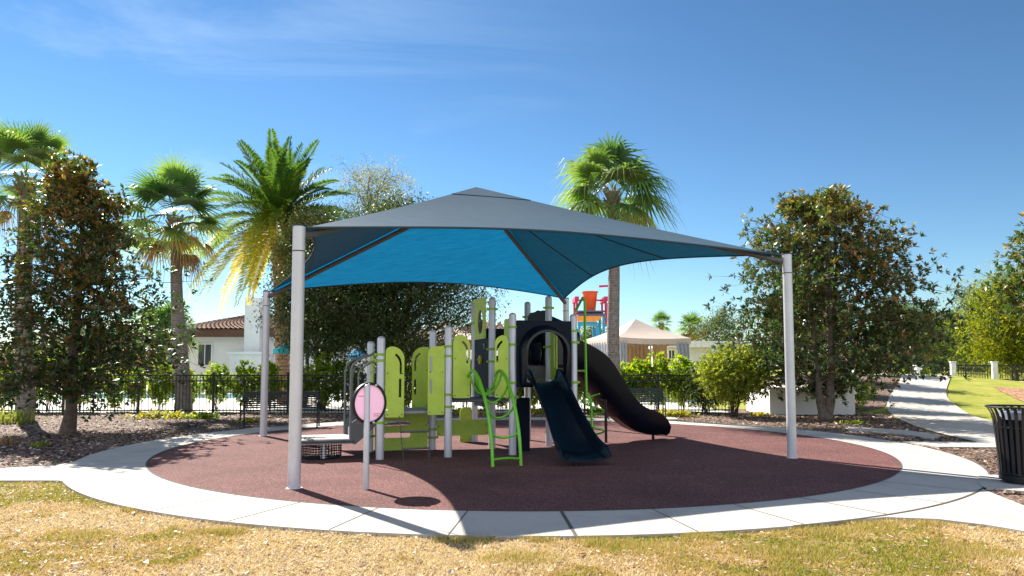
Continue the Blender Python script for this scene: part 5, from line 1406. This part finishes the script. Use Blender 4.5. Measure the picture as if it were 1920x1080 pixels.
zc_ = zE - .2
drape(cor[3].lerp(cor[0], .04), cor[3].lerp(cor[0], .92), .05, zc_, 'greycurtain', n=60)
drape(cor[0].lerp(cor[1], .03), cor[0].lerp(cor[1], .12), .05, zc_, 'greycurtain', n=12)
drape(cor[1].lerp(cor[0], .03), cor[1].lerp(cor[0], .22), .05, zc_, 'greycurtain', pinch=.55, n=16)
drape(cor[3].lerp(cor[2], .50), cor[3].lerp(cor[2], .96), .05, zc_, 'tancurtain', n=40)
drape(cor[2].lerp(cor[1], .04), cor[2].lerp(cor[1], .42), .05, zc_, 'tancurtain', n=36)
# low white pool building right of the cabana
YW = 48.0
wb_ = thing('pool_house', (at(1320, 660, YW).x, YW + 2, 0), 'low white pool house behind the hedge right of the cabana', 'building')
x0, x1 = at(1242, 650, YW).x, at(1372, 650, YW).x; zt = at(1300, 652, YW).z
mb = MB(); mb.box(((x0 + x1) / 2, YW + 2, zt / 2), (x1 - x0, 4, zt)); obj('wall', mb, M['white'], wb_)
mb = MB(); mb.box(((x0 + x1) / 2, YW + 1.9, zt + .22), (x1 - x0 + .8, 5, .42)); obj('roof', mb, M['whitepaint'], wb_)
pane(1254, 657, 1264, 672, YW, wb_)
# far hotel roof
YF = 120.0
fb = thing('distant_building', (at(1778, 600, YF).x, YF + 6, 0), 'distant building with long orange brown roof beyond the path', 'building')
x0, x1 = at(1728, 610, YF).x, at(1832, 610, YF).x; z1_ = at(1780, 614, YF).z; z2_ = at(1780, 598, YF).z
mb = MB(); mb.box(((x0 + x1) / 2, YF + 6, z1_ / 2), (x1 - x0 - 1, 10, z1_)); obj('wall', mb, M['tan'], fb)
mb = MB(); mb.add([(x0, YF, z1_), (x1, YF, z1_), (x1 - .5, YF + 6, z2_), (x0 + .5, YF + 6, z2_), (x0, YF + 12, z1_), (x1, YF + 12, z1_)], [(0, 1, 2, 3), (5, 4, 3, 2), (0, 3, 4), (1, 5, 2)]); obj('roof', mb, M['farroof'], fb)

# ------------------------------------------------------------------ umbrellas
def umbrella(px, pyt, pyb, wpx, Y, mat, label):
    c = at(px, pyt, Y); e = at(px, pyb, Y); R = wpx / 2 / FPX * Y; root = thing('parasol', (c.x, Y, 0), label, 'parasol')
    mb = MB(); n = 8; vs = [(c.x, Y, c.z)]
    for k in range(n): a = 2 * PI * k / n + .3; vs += [(c.x + R * math.cos(a), Y + R * math.sin(a), e.z), (c.x + R * math.cos(a), Y + R * math.sin(a), e.z - .15)]
    for k in range(n): j = (k + 1) % n; mb_f = [(0, 1 + 2 * k, 1 + 2 * j), (1 + 2 * k, 2 + 2 * k, 2 + 2 * j, 1 + 2 * j)]; mb.f += [list(f) for f in mb_f]; mb.m += [0, 0]
    mb.v = vs; obj('canopy', mb, M[mat], root)
    mb = MB(); mb.tube([(c.x, Y, 0), (c.x, Y, c.z)], .03, 8); mb.tube([(c.x, Y, 0), (c.x, Y, .08)], .3, 14); obj('pole', mb, M['whitepaint'], root)
    return root
umbrella(548, 638, 655, 68, 26.5, 'turquoise', 'turquoise pool parasol in front of the clubhouse')
umbrella(672, 650, 666, 40, 40, 'bluecloth', 'small blue pool parasol left of the oak trunk')

# ------------------------------------------------------------------ water play tower
YT = 45.0
wp = thing('water_play_tower', (at(1105, 650, YT).x, YT, 0), 'water play tower with orange tipping bucket and magenta red frame', 'water play tower')
A_ = lambda px, py, dy=0: at(px, py, YT + dy)
mb = MB(); t_, b_ = A_(1106, 547), A_(1106, 582); rt_ = 14.5 / FPX * YT; rb2 = 10.5 / FPX * YT
mb.lathe([(.001, b_.z), (rb2, b_.z), (rt_, t_.z), (rt_ + .05, t_.z), (rt_ + .05, t_.z - .06), (rt_ - .05, t_.z - .02), (rb2 - .05, b_.z + .05), (.001, b_.z + .05)], (t_.x, YT, 0), 32); obj('bucket', mb, M['orange'], wp, True)
mb = MB(); pz = A_(1080, 563); qz = A_(1132, 563)
for px in (1079, 1132):
    for dy in (-.9, .9):
        a = A_(px, 560); a.y += dy; mb.tube([(a.x, a.y, A_(px, 592).z), (a.x, a.y, a.z)], .07, 8)
    a = A_(px, 563); mb.box((a.x, a.y, a.z), (.25, 2.1, .28), 0)
mb.tube([(A_(1080, 563).x, YT, pz.z), (A_(1132, 563).x, YT, pz.z)], .05, 8)
mb.tube([A_(1132, 560), A_(1137, 570), A_(1136, 600)], .08, 8)
mb.tube([A_(1123, 537), A_(1142, 536)], .07, 8); mb.tube([A_(1142, 536), A_(1144, 640)], .08, 8)
obj('frame', mb, M['pinkred'], wp, True)
mb = MB()
zt_, zb_ = A_(1100, 588).z, A_(1100, 594).z; x0, x1 = A_(1081, 590).x, A_(1129, 590).x
for k in range(14): xx = x0 + (x1 - x0) * (k + .5) / 14; mb.tube([(xx, YT - 1.2, zt_ + .05), (xx, YT + 1.2, zt_ + .05)], .07, 6)
mb.box(((x0 + x1) / 2, YT, (zt_ + zb_) / 2 - .05), (x1 - x0, 2.3, .14)); obj('roof', mb, M['purple'], wp)
mb = MB(); p = [A_(1079, 595), A_(1127, 595), A_(1115, 605), A_(1079, 605)]; mb.add([(q.x, YT - 1.15, q.z) for q in p] + [(q.x, YT - 1.08, q.z) for q in p], [(3, 2, 1, 0), (4, 5, 6, 7), (0, 1, 5, 4), (1, 2, 6, 5), (2, 3, 7, 6), (3, 0, 4, 7)]); obj('banner_panel', mb, M['orangepanel'], wp)
mb = MB(); x0, x1 = A_(1080, 590).x, A_(1116, 590).x; mb.box(((x0 + x1) / 2, YT - 1.0, A_(1090, 609).z), (x1 - x0, .12, .25)); 
for px, py in ((1083, 612), (1116, 612), (1128, 590)):
    a = A_(px, py); mb.tube([(a.x, YT - 1.0, 0), (a.x, YT - 1.0, a.z)], .085, 10)
    mb.tube([(a.x, YT + 1.0, 0), (a.x, YT + 1.0, a.z)], .085, 10)
mb.tube([A_(1116, 625), A_(1124, 606)], .06, 8); mb.tube([A_(1133, 589), A_(1137, 612)], .09, 8); obj('leg', mb, M['skyblue'], wp, True)
mb = MB(); c = A_(1135, 602, -.6)
mb.lathe([(.001, c.z - .2), (.13, c.z - .18), (.16, c.z + .15), (.001, c.z + .16)], (c.x, c.y, 0), 14); obj('small_bucket', mb, M['pinkred'], wp, True)

# ------------------------------------------------------------------ far right: boardwalk bridge, trees, bollard lamp
b0 = gt(1789, 716)
def bz(px, py, Y): return at(px, py, Y)
YBr = 38.0
bp0 = at(1788, 715, YBr); bp1 = at(1866, 716, YBr - .6); bp2 = at(1960, 717, YBr - 1.2)
br = thing('boardwalk_bridge', (bp1.x, bp1.y, bp1.z), 'wooden boardwalk bridge with white posts and black railing at the right', 'bridge')
mb = MB(); end = bp2 + (bp2 - bp1) * 1.5; dirb = (end - bp0).normalized(); rotb = math.atan2(dirb.y, dirb.x); mid = (bp0 + end) / 2
mb.box((mid.x, mid.y + 1.2, bp0.z - .04), ((end - bp0).length, 2.4, .06), rotb); obj('walkway', mb, simple('boardwalk', (.42, .30, .24), .8), br)
mb = MB()
for dy in (.05, 2.35): mb.box((mid.x, mid.y + dy, bp0.z - .26), ((end - bp0).length, .08, .36), rotb)
for t in (.22, .45, .7, .95):
    q = bp0.lerp(end, t); mb.box((q.x, q.y + .2, bp0.z - .8), (.22, .22, 1.1), rotb); mb.box((q.x, q.y + 2.2, bp0.z - .8), (.22, .22, 1.1), rotb)
obj('joist', mb, M['brownbeam'], br)
for dy in (0, 2.4):
    q = bp0.copy(); k = 0
    pq = [bp0, bp1, bp2, bp2 + (bp2 - bp1), end]
    for p in pq:
        mb = MB(); mb.box((p.x, p.y + dy, p.z + .5), (.24, .24, 1.02) if dy == 0 else (.08, .08, .9), rotb, bev=.02)
        if dy == 0: mb.box((p.x, p.y + dy, p.z + 1.04), (.30, .30, .06), rotb)
        obj('post', mb, M['whitepaint' if dy == 0 else 'blackmetal'], br)
    for a, b_ in zip(pq, pq[1:]):
        mb = MB(); l = (b_ - a).length - .25; c = (a + b_) / 2
        for z in (.10, .86): mb.box((c.x, c.y + dy, c.z + z), (l, .04, .045), rotb)
        for q in range(1, int(l / .12)): p = a.lerp(b_, (q * .12 + .12) / (l + .25)); mb.box((p.x, p.y + dy, p.z + .48), (.018, .018, .74), rotb)
        obj('railing', mb, M['blackmetal'], br)
lp = gt(1722, 712)
lm = thing('bollard_lamp', lp, 'small white capped bollard lamp beside the far path', 'lamp')
zt = at(1722, 684, lp.y).z
mb = MB(); mb.box((lp.x, lp.y, (lp.z + zt - .25) / 2), (.12, .12, zt - .25 - lp.z)); obj('post', mb, M['whitepaint'], lm)
mb = MB(); mb.box((lp.x, lp.y, zt - .16), (.26, .26, .18)); mb.box((lp.x, lp.y, zt - .04), (.36, .36, .06), 0, bev=.02); obj('lamp_head', mb, M['whitepaint'], lm)

def T(px, Y): p = at(px, 690, Y); return Vector((p.x, Y, float(Hgt(p.x, Y))))
def round_prof(R): return lambda f: float(np.interp(f, [0, .2, .5, .8, 1], [.6 * R, .95 * R, R, .75 * R, .3 * R]))
canopy_tree('bald_cypress', T(1905, 42), 6.6, .12, 1.7, round_prof(2.5), 'bright yellow green tree behind the boardwalk bridge', 101, 'yellowtree', .17, nb=60, k=18, sub=4, cloud=.3)
canopy_tree('pine_tree', T(1838, 62), 7.2, .15, 2.0, round_prof(1.6), 'dark green pine behind the yellow green tree', 102, 'oak', .16, nb=36, k=16, sub=3, cloud=.3)
fr = [(1700, 50, 4.8, 1.5, 'leafy green tree above the bollard lamp'), (1752, 66, 5.6, 2.1, 'leafy tree where the far path ends'), (1792, 74, 5.8, 2.2, 'pale green tree left of the boardwalk posts'), (1668, 56, 5.2, 1.7, 'light green tree just right of the broad magnolia'), (1828, 70, 4.6, 2.4, 'low green tree behind the first white bridge post')]
for i, (px, Y, h, R, lb) in enumerate(fr):
    p = T(px, Y); canopy_tree('leafy_tree', p, h, .12, 1.2, round_prof(R), lb, 110 + i, 'fargreen', .17, nb=34, k=18, sub=3, cloud=.3, bark='bark', stems=2 if i == 1 else 1, group='trees at the end of the far path')
b = T(1722, 58); fan_palm(b, Vector((b.x, b.y, 4.3)), .24, .2, 1.2, 'feathery palm top over the end of the path', 58, nf=24, dead=4, pet=.8, segs=16)
canopy_tree('leafy_tree', T(1952, 66), 8.4, .2, 2.0, round_prof(3.6), 'tall green tree beyond the bridge at the right edge', 120, 'fargreen', .19, nb=40, k=18, sub=3, cloud=.4)
# hedges at the end of the path
def hedge_block(px0, px1, Y, h, label, mat='fargreen', seed=1):
    a, b_ = T(px0, Y), T(px1, Y); root = thing('clipped_hedge', a.lerp(b_, .5), label, 'hedge'); r = np.random.default_rng(seed); L = (b_ - a).length; n = int(L * h * 900)
    t = r.random(n); c = np.array(a)[None] * (1 - t[:, None]) + np.array(b_)[None] * t[:, None]; c[:, 1] += r.random(n) * 1.4; c[:, 2] = [float(Hgt(q[0], q[1])) for q in c]; c[:, 2] += h * r.random(n) ** .7 * (.86 + .14 * np.sin(t * 37))
    d = unit(r.normal(size=(n, 3))); quads_obj('foliage', leaf_quads(c, d, .13, .07, r), r.random(n), M[mat], root)
    mb = MB()
    for k in range(int(L / .5)): p = a.lerp(b_, (k + .5) / int(L / .5)); mb.tube([(p.x, p.y + .6, p.z), (p.x + .05, p.y + .7, p.z + h * .8)], .02, 5)
    obj('stems', mb, M['darkbark'], root)
hedge_block(1740, 1790, 52, .9, 'dark clipped hedge closing the end of the far path', 'oak', 5)
hedge_block(1690, 1712, 42, .6, 'low bright hedge left of the far path', 'hedge', 6)
hedge_block(1800, 1990, 58, .8, 'dark hedge seen through the bridge railing', 'oak', 7)
shrub(84, 1.0, 1.5, 'hedge', 1500, .10, .1, name='low_shrub', label='bright green shrub between the broad magnolia and the far path', base=(11.6, 24.2, 0.1))
shrub(83, .55, .9, 'hedge', 900, .08, .03, name='low_shrub', label='low bright shrub at the foot of the bollard lamp', base=T(1727, 36.5))
# street tree casting shadows over the far path, outside the frame
for i, (X, Y, h, R, lb) in enumerate([(10.6, 26.5, 4.6, 1.2, 'green tree directly behind the broad magnolia'), (12.2, 30.5, 4.8, 1.0, 'slim green tree farther behind the broad magnolia'), (14.6, 34.5, 4.8, 1.1, 'green tree left of the far path before its bend'), (17.6, 39.0, 4.6, 1.2, 'green tree left of the far path near its top')]):
    canopy_tree('leafy_tree', Vector((X, Y, float(Hgt(X, Y)))), h, .1, 2.0, round_prof(R), lb, 130 + i, 'fargreen', .13, nb=30, k=20, sub=3, cloud=.2, wander=.6)
# far wood as a mass along the horizon
r = np.random.default_rng(77); n = 30000
ang_ = (r.random(n) - .5) * 1.5; dist = 135 + 40 * r.random(n); x = np.sin(ang_) * dist; y = np.cos(ang_) * dist
hh = 3.2 + 2.6 * vnoise(x + 300, y, .07, 5) + 1.6 * vnoise(x + 300, y, .3, 6)
z = hh * r.random(n) ** .6; c = np.stack([x, y, z], 1); d = unit(r.normal(size=(n, 3)))
o = quads_obj('far_wood', leaf_quads(c, d, 1.1, .7, r), r.random(n), M['fargreen']); tag(o, 'low distant band of trees along the horizon', 'trees', kind='stuff')
# shrub mass behind the clubhouse side
for i, (px, Y, h, R, lb) in enumerate([(225, 48, 4.6, 2.2, 'dark rounded tree left of the short thick palms'), (1030, 60, 3.6, 2.0, 'green tree behind the front slide hood'), (1110, 58, 4.6, 1.8, 'olive tree below the tipping bucket'), (1350, 62, 5.0, 2.4, 'grey green tree right of the cabana'), (150, 60, 5.0, 3.0, 'leafy tree far behind the left magnolia')]):
    canopy_tree('leafy_tree', T(px, Y), h, .1, 1.0, round_prof(R), lb, 140 + i, 'fargreen' if i else 'oak', .17, nb=34, k=16, sub=3, cloud=.3)
